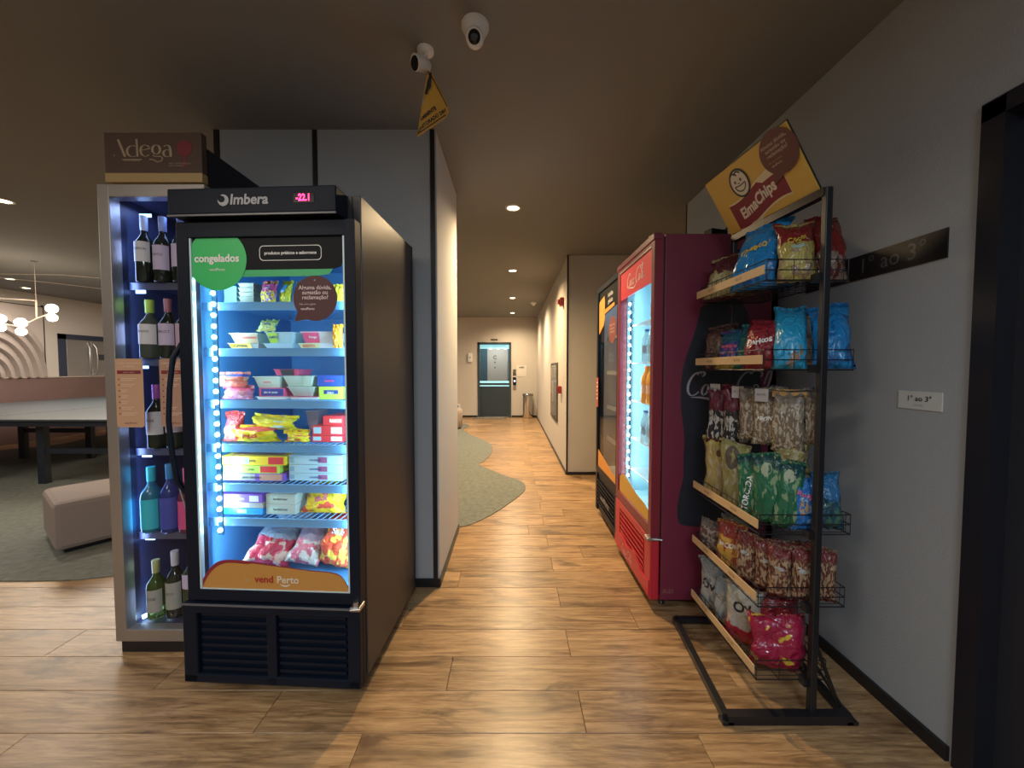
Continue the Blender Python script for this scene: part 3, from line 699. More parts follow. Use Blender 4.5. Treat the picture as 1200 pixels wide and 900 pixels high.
text('lettering', 'vendPerto', PINKW, fd, (cx - 0.030, 0.0092, cz - 0.040), 0.013, bold=0.0003)
text('lettering', '"', PINKW, fd, (cx, 0.0092, cz + 0.062), 0.02)
ORANGE = mat('sticker_orange', (0.52, 0.25, 0.055), 0.55)
wav = wavy([(-0.286, 0.475), (-0.26, 0.515), (-0.225, 0.545), (-0.18, 0.556), (-0.10, 0.553), (0.03, 0.540), (0.15, 0.527), (0.24, 0.521), (0.285, 0.503), (0.311, 0.455)], 5)
obj('dark_red_wave', MB().sheet([(x, z + (0.006 if x < 0 else 0.002)) for x, z in wav] + [(0.311, 0.448), (-0.286, 0.448)], 0.001), mat('wave_red', (0.25, 0.02, 0.03), 0.5), fd, (0, 0.0100, 0))
obj('orange_wave_sticker', MB().sheet([(x + (0.008 * (x < -0.2)), z - (0.006 if x < -0.1 else 0.001)) for x, z in wav] + [(0.311, 0.446), (-0.286, 0.446)], 0.001), ORANGE, fd, (0, 0.0085, 0))
WR = mat('word_red', (0.38, 0.02, 0.02), 0.5)
text('lettering', 'by', mat('word_pale', (0.55, 0.38, 0.22), 0.5), fd, (-0.10, 0.0072, 0.486), 0.020)
text('lettering', 'vend', WR, fd, (-0.070, 0.0072, 0.488), 0.040, bold=0.0008, align='LEFT')
text('lettering', 'Perto', mat('word_cream', (0.72, 0.62, 0.50), 0.5), fd, (0.020, 0.0072, 0.488), 0.040, bold=0.0008, align='LEFT')
obj('smile', MB().ribbon(arc(0.055, 0.478, 0.022, 0.014, 200, 340, 12), lambda t, dx, dz: 0.003 * math.sin(PI * t) + 0.0005), _m['word_cream'], fd, (0, 0.0072, 0))
# light inside: strips in the front corners
area('freezer_light_left', (-0.274, 0.071, 1.12), (R(90), 0, R(-25)), 0.02, 1.3, 4.4, (0.50, 0.82, 1.0), fz)
area('freezer_light_right', (0.300, 0.071, 1.12), (R(90), 0, R(25)), 0.02, 1.3, 4.4, (0.50, 0.82, 1.0), fz)

# ---- wine cooler
WIN = mat('wine_liner', (0.035, 0.045, 0.10), 0.4)
WSH = [1.72, 1.365, 0.94, 0.535]
WX, WY = -1.598, 1.73
SILV = mat('silver_frame', (0.44, 0.42, 0.40), 0.38, 0.75)
wz, wd, _ = cooler('wine_cooler', 'tall narrow wine cooler with a silver door frame at the left', 'cooler', (WX, WY, 0), 0,
    0.475, 0.51, 2.14, 0.05, 0.056, (-0.186, 0.19, 0.113, 2.08), mat('wine_body', (0.02, 0.022, 0.03), 0.4), BLACKP, WIN, WSH, False, frame_mat=SILV, rail=mat('wine_shelf', (0.06, 0.07, 0.12), 0.3), feet=False)
obj('plinth', MB().box(-0.22, 0.2375, 0.01, 0.50, 0.0, 0.05), BLACK, wz)
obj('top_housing', MB().box(-0.21, 0.2375, 0.03, 0.50, 2.14, 2.30), mat('housing_navy', (0.008, 0.010, 0.02), 0.6), wz)
BLU = mat('blue_glint', (0.3, 0.5, 1), 0.4, emit=2.6, ecol=(0.35, 0.60, 1.0))  # glowing pieces that stand for light glints at the shelf ends
for z in WSH:
    obj('blue_glint_piece', MB().box(-0.180, -0.135, 0.10, 0.104, z - 0.045, z - 0.028).box(-0.180, -0.14, 0.10, 0.104, z - 0.022, z - 0.010), BLU, wz)
obj('blue_glint_piece', MB().box(-0.150, -0.095, 0.10, 0.104, 2.030, 2.045), BLU, wz)
obj('blue_floor_lamp', MB().bar((-0.185, 0.075, 0.122), (-0.09, 0.18, 0.15), 0.014), mat('blue_glint_bright', (0.5, 0.7, 1), 0.4, emit=7, ecol=(0.45, 0.70, 1.0)), wz)
area('wine_light_left', (-0.178, 0.07, 1.1), (R(90), 0, R(-38)), 0.02, 1.9, 1.8, (0.32, 0.48, 1.0), wz)
area('wine_light_top', (0.0, 0.14, 2.08), (0, 0, 0), 0.3, 0.1, 0.6, (0.35, 0.5, 1.0), wz)
# information cards on the wine cooler door
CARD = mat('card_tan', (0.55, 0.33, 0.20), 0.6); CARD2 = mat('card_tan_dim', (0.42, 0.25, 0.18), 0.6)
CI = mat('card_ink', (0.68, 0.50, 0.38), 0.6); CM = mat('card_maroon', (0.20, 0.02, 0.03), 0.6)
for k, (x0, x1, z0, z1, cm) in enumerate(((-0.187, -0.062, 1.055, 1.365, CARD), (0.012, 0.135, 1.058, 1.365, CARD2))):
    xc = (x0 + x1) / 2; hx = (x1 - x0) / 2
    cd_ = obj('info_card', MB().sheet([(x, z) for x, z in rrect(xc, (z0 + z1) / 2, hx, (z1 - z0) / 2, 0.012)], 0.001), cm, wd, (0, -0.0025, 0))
    obj('card_bar', MB().sheet([(xc - hx * 0.85, 1.312), (xc + hx * 0.85, 1.312), (xc + hx * 0.85, 1.296), (xc - hx * 0.85, 1.296)], 0.0005), CM, wd, (0, -0.0031, 0))
    text('lettering', 'COMO FUNCIONA\nA ADEGA', CI, wd, (xc, -0.0031, 1.337), 0.0125, bold=0.0003)
    text('lettering', 'passo a passo', CI, wd, (xc, -0.0036, 1.304), 0.009)
    for j in range(7):
        z = 1.272 - j * 0.026
        obj('list_dot', MB().sheet(arc(xc - hx * 0.75, z, 0.0035, 0.0035, 0, 360, 8)[:-1], 0.0005), CM, wd, (0, -0.0031, 0))
        wd_ = 0.030 if 2 <= j <= 4 else 0.07 - 0.008 * (j % 3)
        obj('print_line', MB().box(xc - hx * 0.6, xc - hx * 0.6 + wd_, 0, 0.0004, z + 0.002, z + 0.005).box(xc - hx * 0.6, xc - hx * 0.6 + wd_ * 0.8, 0, 0.0004, z - 0.006, z - 0.003), CI, wd, (0, -0.0031, 0))
    text('lettering', 'vendPerto', CM, wd, (xc, -0.0031, 1.074), 0.014)

# ---- sign box on top of the wine cooler
t = thing('header_sign', 'brown and gold wine sign standing on top of the wine cooler', 'sign', (-1.573, 1.722, 2.14))
obj('board', MB().box(-0.213, 0.213, 0.0, 0.03, 0.038, 0.212, 0.002), mat('sign_brown', (0.085, 0.050, 0.036), 0.6), t)
obj('gold_strip', MB().box(-0.213, 0.213, -0.001, 0.03, 0.0, 0.038), mat('sign_gold', (0.42, 0.30, 0.13), 0.5), t)
AG = mat('adega_gold', (0.40, 0.31, 0.20), 0.5)
a = MB()
def tp(t_, dx, dz): return 0.0016 + 0.0032 * abs(dz)
a.ribbon([(0.0, 1.02), (0.30, 0.0)], lambda t_, dx, dz: 0.055)                               # A
a.ribbon([(-0.22, 0.12), (-0.18, 0.02), (-0.25, 0.04), (-0.2, 0.1)], lambda t_, dx, dz: 0.012)
def cal(t_, dx, dz): return 0.012 + 0.045 * abs(dz) ** 1.5
a.ribbon(arc(0.66, 0.32, 0.26, 0.33, 60, 300, 20), cal)
a.ribbon([(0.86, 1.05), (0.88, 0.0)], lambda t_, dx, dz: 0.048)                              # d
a.ribbon([(1.02, 0.36), (1.46, 0.48), (1.40, 0.62), (1.24, 0.70), (1.08, 0.60), (1.02, 0.36), (1.08, 0.12), (1.24, 0.0), (1.42, 0.10)], cal)   # e
a.ribbon(arc(1.76, 0.42, 0.18, 0.27, 0, 360, 22), cal)                                       # g
a.ribbon([(1.60, 0.10), (1.66, 0.02), (1.95, 0.02), (2.05, -0.10), (1.98, -0.26), (1.80, -0.32), (1.60, -0.18), (1.42, -0.16)], lambda t_, dx, dz: 0.026)
a.ribbon(arc(2.26, 0.20, 0.17, 0.21, 60, 300, 16), cal)
a.ribbon([(2.12, 0.60), (2.24, 0.70), (2.38, 0.62), (2.42, 0.40), (2.43, 0.0)], cal)          # a
a.map(lambda x, y, z: (x * 0.094 - 0.150, y, z * 0.072 + 0.108))
obj('lettering', a, AG, t, (0, -0.0016, 0))
obj('smudge_line', MB().box(-0.135, -0.05, 0, 0.0005, 0.094, 0.098), AG, t, (0, -0.001, 0))
text('lettering', 'seleção especial', AG, t, (-0.093, -0.0015, 0.092), 0.011)
text('lettering', 'BEBA COM MODERAÇÃO\nvinhos e destilados', AG, t, (0.068, -0.0015, 0.074), 0.0085, align='LEFT')
obj('wine_glass_picture', MB().sheet(arc(0.139, 0.144, 0.035, 0.034, 0, 360, 24)[:-1], 0.0006).add([(0.134, 0, 0.112), (0.144, 0, 0.112), (0.148, 0, 0.06), (0.13, 0, 0.06)], [(0, 1, 2, 3)]), mat('wine_red_print', (0.19, 0.02, 0.032), 0.5), t, (0, -0.0012, 0))

# ---- red cooler
MAROON = mat('maroon_steel', (0.17, 0.022, 0.052), 0.42, bump=0.1, bscale=300)
REDC = mat('bright_red', (0.52, 0.022, 0.04), 0.4)
CIN = mat('white_liner_cyan_lit', (0.34, 0.62, 0.72), 0.5)  # white inside, with the cyan light put into the base colour
CZ = [1.62, 1.36, 1.10, 0.84, 0.62]
cz_, cdr, _ = cooler('drinks_cooler', 'tall dark red drinks cooler with a lit glass door facing the corridor', 'cooler', (0.752, 2.40, 0), R(-90),
    0.70, 0.66, 2.03, 0.055, 0.40, (-0.29, 0.305, 0.46, 1.965), MAROON, REDC, CIN, CZ, True, -1, rail=None, frame_mat=mat('maroon_frame', (0.20, 0.018, 0.035), 0.4),
    slats=[(-0.24, 0.24, 0.17, 0.33, 6)], slatmat=REDC, ledz=(0.58, 1.76), ledn=22, dot=0.010, ledcol=(0.62, 0.90, 1.0), ledemit=30)
obj('top_cap', MB().box(-0.355, 0.355, -0.006, 0.04, 2.0, 2.035, 0.004), MAROON, cz_)
obj('chrome_line', MB().box(-0.30, 0.31, -0.003, 0.002, 1.972, 1.980), GREYM, cdr)
obj('red_title_panel', MB().box(-0.29, 0.305, 0.004, 0.012, 1.79, 1.965), mat('title_red', (0.60, 0.03, 0.05), 0.4, emit=0.12, ecol=(0.8, 0.03, 0.05)), cdr)
obj('script_lettering', script_logo(0.34), INK_W, cdr, (0.02, 0.003, 1.875))
wav = wavy([(-0.29, 0.56), (-0.20, 0.60), (-0.08, 0.585), (0.08, 0.555), (0.22, 0.545), (0.305, 0.52)], 4)
obj('yellow_wave_sticker', MB().sheet(wav + [(0.305, 0.462), (-0.29, 0.462)], 0.001), mat('sticker_amber', (0.65, 0.36, 0.06), 0.5), cdr, (0, 0.009, 0))
cb_ = obj('base_panel', MB().box(-0.35, 0.35, 0.012, 0.05, 0.055, 0.392, 0.008).box(-0.35, -0.25, 0.0, 0.02, 0.055, 0.392, 0.006).box(0.25, 0.35, 0.0, 0.02, 0.055, 0.392, 0.006).box(-0.26, 0.26, 0.0, 0.02, 0.345, 0.392, 0.006), REDC, cz_)
w_ = wavy([(-0.34, 0.13), (-0.2, 0.19), (-0.05, 0.16), (0.08, 0.20), (0.22, 0.14), (0.34, 0.16)], 4)
obj('wave_relief', MB().sheet(w_ + [(0.34, 0.07), (-0.34, 0.07)], 0.014), REDC, cz_, (0, -0.006, 0))
obj('script_lettering', script_logo(0.22), mat('pale_red_ink', (0.75, 0.45, 0.45), 0.5), cz_, (-0.05, -0.0075, 0.115))
obj('hinge', MB().box(0.30, 0.356, -0.018, 0.055, 0.385, 0.402, 0.003).tube([(0.345, -0.02, 0.394), (0.36, 0.06, 0.394)], 0.006), GREYM, cz_)
obj('top_lamp', MB().lathe([(0.014, 0), (0.014, 0.012), (0.006, 0.02)], 12, c=(0.27, 0.012, 2.03)), GREYM, cz_)
area('cooler_light_far', (-0.262, 0.075, 1.2), (R(90), 0, R(-25)), 0.03, 1.35, 3.6, (0.62, 0.88, 1.0), cz_)
area('cooler_light_near', (0.285, 0.075, 1.2), (R(90), 0, R(25)), 0.03, 1.35, 4.6, (0.62, 0.88, 1.0), cz_)
# printed dark bottle shape and lettering on the side that faces the camera (local +x side)
sp = [(1.062, 1.683), (1.015, 1.66), (1.000, 1.60), (0.972, 1.495), (0.935, 1.386), (0.913, 1.282), (0.909, 1.18), (0.911, 1.105), (0.925, 1.0), (0.934, 0.909), (0.930, 0.80), (0.932, 0.715), (0.912, 0.62), (0.901, 0.54), (0.905, 0.47), (0.932, 0.435), (1.044, 0.427), (1.27, 0.427), (1.35, 0.5), (1.36, 1.2), (1.30, 1.5), (1.24, 1.683)]
sp = [(0.752 + (x - 0.752) * 0.958 + 0.0, 1.32 + (z - 1.32) * 0.958) for x, z in sp]
o_ = obj('dark_side_print', MB().sheet([(x - 0.752, z) for x, z in wavy(sp + [sp[0]], 3)[:-1]], 0.0006), mat('side_print', (0.020, 0.022, 0.032), 0.45, var=0.3, vscale=14), cz_, (0.3508, 0, 0), (0, 0, R(90)))
sl_ = script_logo(0.52)
obj('side_script', sl_, mat('side_script_grey', (0.36, 0.33, 0.37), 0.5), cz_, (0.3514, 0.425, 1.222), (0, 0, R(90)))
obj('side_badge', text_mb('X-21', 0.03, bold=0.001), mat('badge_tan', (0.25, 0.14, 0.10), 0.5), cz_, (0.3514, 0.10, 0.105), (0, 0, R(90)))

# ---- black cooler behind the red one
bz, bdr, _ = cooler('drinks_cooler', 'black glass door cooler with orange stickers beyond the red cooler', 'cooler', (0.765, 3.125, 0), R(-90),
    0.70, 0.62, 2.03, 0.055, 0.40, (-0.30, 0.31, 0.45, 1.98), BLACKP, BLACKP, mat('dim_liner', (0.30, 0.32, 0.34), 0.5), [1.6, 1.3, 1.0, 0.72], False, slats=[(-0.28, 0.28, 0.13, 0.33, 7)], slatmat=BLACKP, rail=mat('dim_rail', (0.2, 0.22, 0.24), 0.4))
obj('base_panel', MB().box(-0.35, 0.35, 0.012, 0.05, 0.055, 0.392, 0.008).box(-0.35, -0.29, 0, 0.02, 0.055, 0.392, 0.004).box(0.29, 0.35, 0, 0.02, 0.055, 0.392, 0.004), BLACKP, bz)
text('lettering', 'vendPerto', mat('dim_white', (0.45, 0.42, 0.38), 0.5), bz, (0.05, -0.016, 0.235), 0.07)
obj('orange_blob_sticker', MB().sheet([(-0.295, 1.90), (-0.12, 1.93), (-0.10, 1.88), (-0.10, 1.74), (-0.14, 1.68), (-0.20, 1.66), (-0.295, 1.62)], 0.001), mat('sticker_orange_lit', (0.75, 0.30, 0.05), 0.5), bdr, (0, 0.009, 0))
obj('orange_strip_sticker', MB().sheet([(-0.11, 1.775), (0.20, 1.80), (0.20, 1.825), (-0.11, 1.81)], 0.001), _m['sticker_orange_lit'], bdr, (0, 0.009, 0))
obj('black_band', MB().sheet([(-0.30, 1.98), (0.31, 1.98), (0.31, 1.80), (-0.30, 1.75)], 0.001), _m['film_black'], bdr, (0, 0.0105, 0))
text('lettering', 'bebidas\ngeladas', INK_W, bdr, (0.08, 0.009, 1.885), 0.05)
obj('brown_sticker', MB().sheet(arc(0.15, 1.62, 0.11, 0.105, 0, 360, 28)[:-1], 0.001), mat('sticker_brown_red', (0.22, 0.06, 0.05), 0.5), bdr, (0, 0.009, 0))
for k, s_ in enumerate(('Alguma dúvida,', 'sugestão ou', 'reclamação?')):
    text('lettering', s_, PINKW, bdr, (0.15, 0.008, 1.66 - k * 0.027), 0.026)
obj('red_card', MB().sheet([(-0.345, 1.24), (-0.27, 1.24), (-0.27, 0.98), (-0.345, 0.98)], 0.001), mat('card_red', (0.50, 0.09, 0.06), 0.5), bdr, (0, -0.003, 0))
for j in range(5):
    obj('print_line', MB().box(-0.33, -0.285, 0, 0.0004, 1.19 - j * 0.035, 1.20 - j * 0.035), INK_W, bdr, (0, -0.0035, 0))
wav = wavy([(-0.30, 0.60), (-0.18, 0.58), (0.0, 0.55), (0.16, 0.52), (0.31, 0.50)], 4)
obj('orange_wave_sticker', MB().sheet(wav + [(0.31, 0.452), (-0.30, 0.452)], 0.001), _m['sticker_orange_lit'], bdr, (0, 0.009, 0))
area('black_cooler_fill', (0.0, 0.10, 1.96), (0, 0, 0), 0.4, 0.03, 1.2, COOL, bz)  # dim fill added inside, the cooler itself is unlit

t = thing('small_box', 'small dark box on top of the red cooler behind the yellow sign', 'box', (1.13, 2.16, 2.035), 0.3)
obj('case', MB().box(-0.055, 0.055, -0.03, 0.03, 0, 0.05, 0.006), BLACKP, t)
obj('strap', MB().tube([(0.03, -0.03, 0.045), (0.06, -0.045, 0.07), (0.09, -0.04, 0.03), (0.10, -0.03, 0.003)], 0.006), mat('strap_dark', (0.05, 0.045, 0.06), 0.5), t)

# ------------------------------------------------------------------ bottles
GLB = bottle_mat('bottle_dark', (0.012, 0.020, 0.014), 0.9)
def bottle(label, x, y, z, h, r, glass, cap, capn, lab, labm, lz=(0.12, 0.46), group=None, txt=None):
    t = thing('wine_bottle', label, 'bottle', (x, y, z), 0, group)
    prof = [(r * 0.6, 0.002), (r * 0.97, 0.0), (r, 0.008), (r, h * 0.55), (r * 0.92, h * 0.61), (r * 0.62, h * 0.68), (r * 0.40, h * 0.73), (r * 0.36, h * 0.78), (r * 0.36, h * 0.97), (r * 0.40, h * 0.975), (r * 0.40, h * 0.995), (r * 0.2, h)]
    obj('body', MB().lathe(prof, 20), glass, t)
    obj('capsule', MB().lathe([(r * 0.39, h * 0.78), (r * 0.40, h * 0.80), (r * 0.42, h * 0.998), (r * 0.40, h * 1.004)], 16), cap, t)
    n = 14; vs = []
    for i in range(n + 1):
        a_ = R(-90 - 72 + 144 * i / n)
        for zz in (h * lz[0], h * lz[1]): vs.append(((r + 0.0008) * math.cos(a_), (r + 0.0008) * math.sin(a_), zz))
    lb = obj('label', MB().add(vs, [(2 * i, 2 * i + 2, 2 * i + 3, 2 * i + 1) for i in range(n)], True), labm, t)
    if txt:
        tm = text_mb(txt, 0.016).map(lambda X_, Y_, Z_: ((r + 0.0016) * math.sin(X_ / r), -(r + 0.0016) * math.cos(X_ / r), Z_ + h * (lz[0] + lz[1]) / 2 + 0.012))
        obj('lettering', tm, INK_K, lb)
    return t
LW = mat('label_white', (0.66, 0.66, 0.68), 0.6); LP = mat('label_lilac', (0.55, 0.48, 0.66), 0.6)
BOT = [
 ('dark wine bottle with a pale blue capsule, leftmost on the top shelf', -1.728, 1.83, 1.722, 0.31, .036, GLB, (0.50, 0.58, 0.75), LW, (0.30, 0.60), 'RESERVA'),
 ('dark wine bottle with a blue capsule and large label, second on the top shelf', -1.640, 1.83, 1.722, 0.305, .038, GLB, (0.26, 0.34, 0.62), LP, (0.18, 0.55), 'TINTO'),
 ('dark wine bottle beside the freezer edge, third on the top shelf', -1.553, 1.83, 1.722, 0.31, .038, GLB, (0.12, 0.16, 0.45), LP, (0.22, 0.56), None),
 ('wine bottle with a lime green capsule on the second shelf', -1.715, 1.83, 1.367, 0.275, .042, bottle_mat('bottle_pale', (0.10, 0.13, 0.10), 0.6), (0.45, 0.75, 0.10), LW, (0.24, 0.58), 'VINHO'),
 ('wine bottle with a dusky red capsule on the second shelf', -1.628, 1.83, 1.367, 0.28, .037, GLB, (0.34, 0.12, 0.16), LP, (0.22, 0.58), 'MERLOT'),
 ('wine bottle with a dark purple capsule by the freezer on the second shelf', -1.548, 1.83, 1.367, 0.28, .037, GLB, (0.16, 0.05, 0.14), mat('label_pinkish', (0.52, 0.38, 0.48), 0.6), (0.12, 0.58), None),
 ('wine bottle with a magenta capsule between the two tan cards', -1.698, 1.83, 0.942, 0.30, .040, GLB, (0.42, 0.09, 0.42), LW, (0.22, 0.58), 'ROSÉ'),
 ('dark wine bottle behind the right tan card', -1.607, 1.83, 0.942, 0.30, .040, GLB, (0.10, 0.10, 0.16), LP, (0.26, 0.58), None),
 ('bottle with turquoise capsule and bright turquoise label', -1.738, 1.83, 0.537, 0.31, .042, bottle_mat('bottle_teal', (0.02, 0.22, 0.30), 0.6), (0.02, 0.50, 0.60), mat('label_turquoise', (0.02, 0.50, 0.62), 0.5), (0.06, 0.52), None),
 ('bottle with blue capsule and deep blue label', -1.648, 1.83, 0.537, 0.325, .040, bottle_mat('bottle_blue', (0.03, 0.06, 0.30), 0.6), (0.03, 0.22, 0.50), mat('label_blue', (0.04, 0.07, 0.40), 0.5), (0.06, 0.52), None),
 ('bottle with rose capsule and bright pink label', -1.566, 1.83, 0.537, 0.305, .037, bottle_mat('bottle_rose', (0.20, 0.04, 0.10), 0.6), (0.50, 0.10, 0.22), mat('label_pink', (0.62, 0.08, 0.26), 0.5), (0.06, 0.50), None),
 ('green bottle with pale yellow capsule, leftmost on the bottom shelf', -1.722, 1.82, 0.121, 0.275, .038, bottle_mat('bottle_green', (0.05, 0.10, 0.02), 0.7), (0.40, 0.42, 0.18), mat('label_grey', (0.34, 0.35, 0.32), 0.6), (0.12, 0.52), 'VERDE'),
 ('green bottle with white capsule and grey label on the bottom shelf', -1.638, 1.83, 0.121, 0.315, .038, GLB, (0.55, 0.56, 0.62), _m['label_grey'] if 'label_grey' in _m else LW, (0.14, 0.55), 'SECO'),
 ('tall green bottle beside the freezer grille on the bottom shelf', -1.556, 1.83, 0.121, 0.345, .038, bottle_mat('bottle_green2', (0.06, 0.09, 0.05), 0.6), (0.22, 0.30, 0.10), LP, (0.42, 0.62), None)]
for i, (l, x, y_, z, h, r, g, c_, lm, lz, tx) in enumerate(BOT):
    bottle(l, x, y_, z + 0.001, h, r, g, mat('capsule_%d' % i, c_, 0.35), '', None, lm, lz, 'bottles in the wine cooler', tx)

# ------------------------------------------------------------------ plastic bags
def bag_mb(w, h, t, seed=0, nx=10, nz=12, lean=0.0, crumple=1.0):
    """a filled film bag: crimped at both ends, standing on z=0, front towards -y"""
    r_ = random.Random(seed); ox, oz = r_.random() * 50, r_.random() * 50
    def P(u, v, side):
        e = math.sin(PI * min(max(v, 0), 1)) ** 0.55 if 0 < v < 1 else 0
        pu = (1 - abs(u) ** 2.6) ** 0.7 if abs(u) < 1 else 0
        nz_ = noise.noise(Vector((u * 2.2 + ox, v * 3.4 + oz, side * 3)))
        nf = noise.noise(Vector((u * 6 + ox, v * 5 + oz, side * 7 + 4)))
        th = t / 2 * 1.25 * e * pu * (1 + 0.40 * nz_ * crumple) + 0.0012
        x = u * w / 2 * (1 - 0.13 * e + 0.035 * math.sin(v * 15 + ox) + 0.05 * nz_ * crumple)
        z = v * h + 0.012 * nf * crumple * h / 0.2 * (v * (1 - v)) * 2 + 0.03 * h * crumple * (v ** 3) * math.sin(u * 2.3 + oz)
        y = -side * (th + 0.009 * nf * crumple * e * pu)
        y += lean * v * v * h + 0.010 * crumple * math.sin(v * 5 + ox) * w / 0.16 * (1 - pu) + 0.006 * math.sin(u * 9 + oz) * (1 - e)
        return (x, y, z)
    return P
def build_bag(name, P, nx, nz, m, parent):
    mb = MB(); vs = []; idx = {}
    for j in range(nz + 1):
        for i in range(nx + 1):
            u = -1 + 2 * i / nx; v = j / nz
            idx[(0, i, j)] = len(vs); vs.append(P(u, v, 1))
    for j in range(nz + 1):
        for i in range(nx + 1):
            u = -1 + 2 * i / nx; v = j / nz
            if i in (0, nx):
                idx[(1, i, j)] = idx[(0, i, j)]
            else:
                idx[(1, i, j)] = len(vs); vs.append(P(u, v, -1))
    fs = []
    for j in range(nz):
        for i in range(nx):
            fs.append((idx[(0, i, j)], idx[(0, i + 1, j)], idx[(0, i + 1, j + 1)], idx[(0, i, j + 1)]))
            fs.append((idx[(1, i + 1, j)], idx[(1, i, j)], idx[(1, i, j + 1)], idx[(1, i + 1, j + 1)]))
    for i in range(nx):
        fs.append((idx[(0, i + 1, 0)], idx[(0, i, 0)], idx[(1, i, 0)], idx[(1, i + 1, 0)]))
        fs.append((idx[(0, i, nz)], idx[(0, i + 1, nz)], idx[(1, i + 1, nz)], idx[(1, i, nz)]))
    fs = [tuple(dict.fromkeys(f)) for f in fs]
    mb.add(vs, fs, True)
    return obj(name, mb, m, parent)
bag_n = [0]
def bag(name, label, cat, x, y, z, w, h, t, rz, m, group=None, txt=None, tm=None, ts=0.03, tv=0.62, lean=0.0, rx=0.0, ry=0.0, tilt=0.0, crumple=1.0, badge=None):
    bag_n[0] += 1
    P = bag_mb(w, h, t, bag_n[0] * 13, lean=lean, crumple=crumple)
    o = thing(name, label, cat, (x, y, z), rz, group)
    o.rotation_euler = (rx, ry, rz)
    b = build_bag('bag_body', P, 11, 13, m, o)
    # crimped seals at the two ends
    for k, v in enumerate((0.0, 1.0)):
        mb = MB(); n = 16
        a_ = [P(-1 + 2 * i / n, v, 1) for i in range(n + 1)]
        top = [(p[0], p[1] + 0.002 * (-1) ** i, p[2] + (0.010 if v else -0.0) + 0.0015 * (i % 2)) for i, p in enumerate(a_)]
        bot = [(p[0], p[1] + 0.001 * (-1) ** i, p[2] - (0.004 if v else -0.008)) for i, p in enumerate(a_)]
        mb.add(top + bot, [(i, i + 1, i + n + 2, i + n + 1) for i in range(n)])
        obj('seal', mb, m, o)
    def conf(X_, Y_, Z_):
        u = max(-0.97, min(0.97, X_ / (w / 2))); v = max(0.03, min(0.97, tv + Z_ / h))
        p = P(u, v, 1); return (p[0], p[1] - 0.0022, p[2])
    if txt:
        mbt = text_mb(txt, ts, bold=ts * 0.03)
        ct, st_ = math.cos(tilt), math.sin(tilt)
        mbt.map(lambda X_, Y_, Z_: conf(X_ * ct - Z_ * st_, 0, X_ * st_ + Z_ * ct))
        obj('lettering', mbt, tm or INK_W, o)
    if badge:
        bm_, bx_, bz_, bw_, bh_ = badge
        n = 18; c0 = conf(bx_, 0, bz_)
        ring = [conf(bx_ + bw_ * math.cos(2 * PI * i / n), 0, bz_ + bh_ * math.sin(2 * PI * i / n)) for i in range(n)]
        mid = [conf(bx_ + bw_ * 0.55 * math.cos(2 * PI * i / n), 0, bz_ + bh_ * 0.55 * math.sin(2 * PI * i / n)) for i in range(n)]
        mb = MB().add([(c0[0], c0[1] + 0.001, c0[2])] + [(p[0], p[1] + 0.001, p[2]) for p in mid] + [(p[0], p[1] + 0.001, p[2]) for p in ring],
            [(0, 1 + i, 1 + (i + 1) % n) for i in range(n)] + [(1 + i, 1 + n + i, 1 + n + (i + 1) % n, 1 + (i + 1) % n) for i in range(n)], True)
        obj('printed_badge', mb, bm_, o)
    return o

# ------------------------------------------------------------------ frozen food
FG = 'frozen food in the freezer'
def cc(name, col, rough=0.35): return mat(name, col, rough)
YEL2 = cc('pack_yellow', (0.85, 0.62, 0.03)); RED2 = cc('pack_red', (0.70, 0.05, 0.06)); WHT = cc('pack_white', (0.72, 0.76, 0.74))
LIME = cc('pack_lime', (0.50, 0.78, 0.10)); NAVY = cc('pack_navy', (0.03, 0.06, 0.26)); PURP = cc('pack_purple', (0.22, 0.10, 0.50))
BEIG = cc('pack_beige', (0.55, 0.47, 0.34)); SKY = cc('pack_sky', (0.02, 0.32, 0.72)); ICE = cc('pack_ice', (0.42, 0.66, 0.74))
PINK = cc('pack_pink', (0.75, 0.12, 0.26)); GREYP = cc('pack_grey', (0.38, 0.42, 0.40)); MINT = cc('pack_mint', (0.52, 0.70, 0.60)); DGREY = cc('pack_dark', (0.06, 0.06, 0.08))
ORG = cc('pack_orange', (0.90, 0.34, 0.03))
def carton(label, x0, x1, z0, z1, y0, dep, base, panels=(), topm=None, txt=None, txm=None, ts=0.014, name='food_carton', tops=()):
    w = x1 - x0; h = z1 - z0
    t = thing(name, label, 'carton', ((x0 + x1) / 2, y0, z0 + 0.0005), FR, FG)
    obj('box', MB().box(-w / 2, w / 2, 0, dep, 0, h - 0.0006, 0.0015), base, t)
    for (a_, b_, c_, d_, m_) in panels:
        obj('printed_panel', MB().box(-w / 2 + a_ * w, -w / 2 + b_ * w, -0.0008, 0.0, c_ * h, d_ * h), m_, t)
    if topm: obj('lid', MB().box(-w / 2 + 0.003, w / 2 - 0.003, 0.003, dep - 0.003, h - 0.0006, h + 0.0002), topm, t)
    for pts, m_ in tops:
        obj('printed_top', MB().slab([(-w / 2 + a_ * w, b_ * dep) for a_, b_ in pts], h, h + 0.0008), m_, t)
    if txt: obj('lettering', text_mb(txt, ts, bold=ts * 0.02).shift(0, -0.0016, h / 2), txm or INK_K, t)
    return t
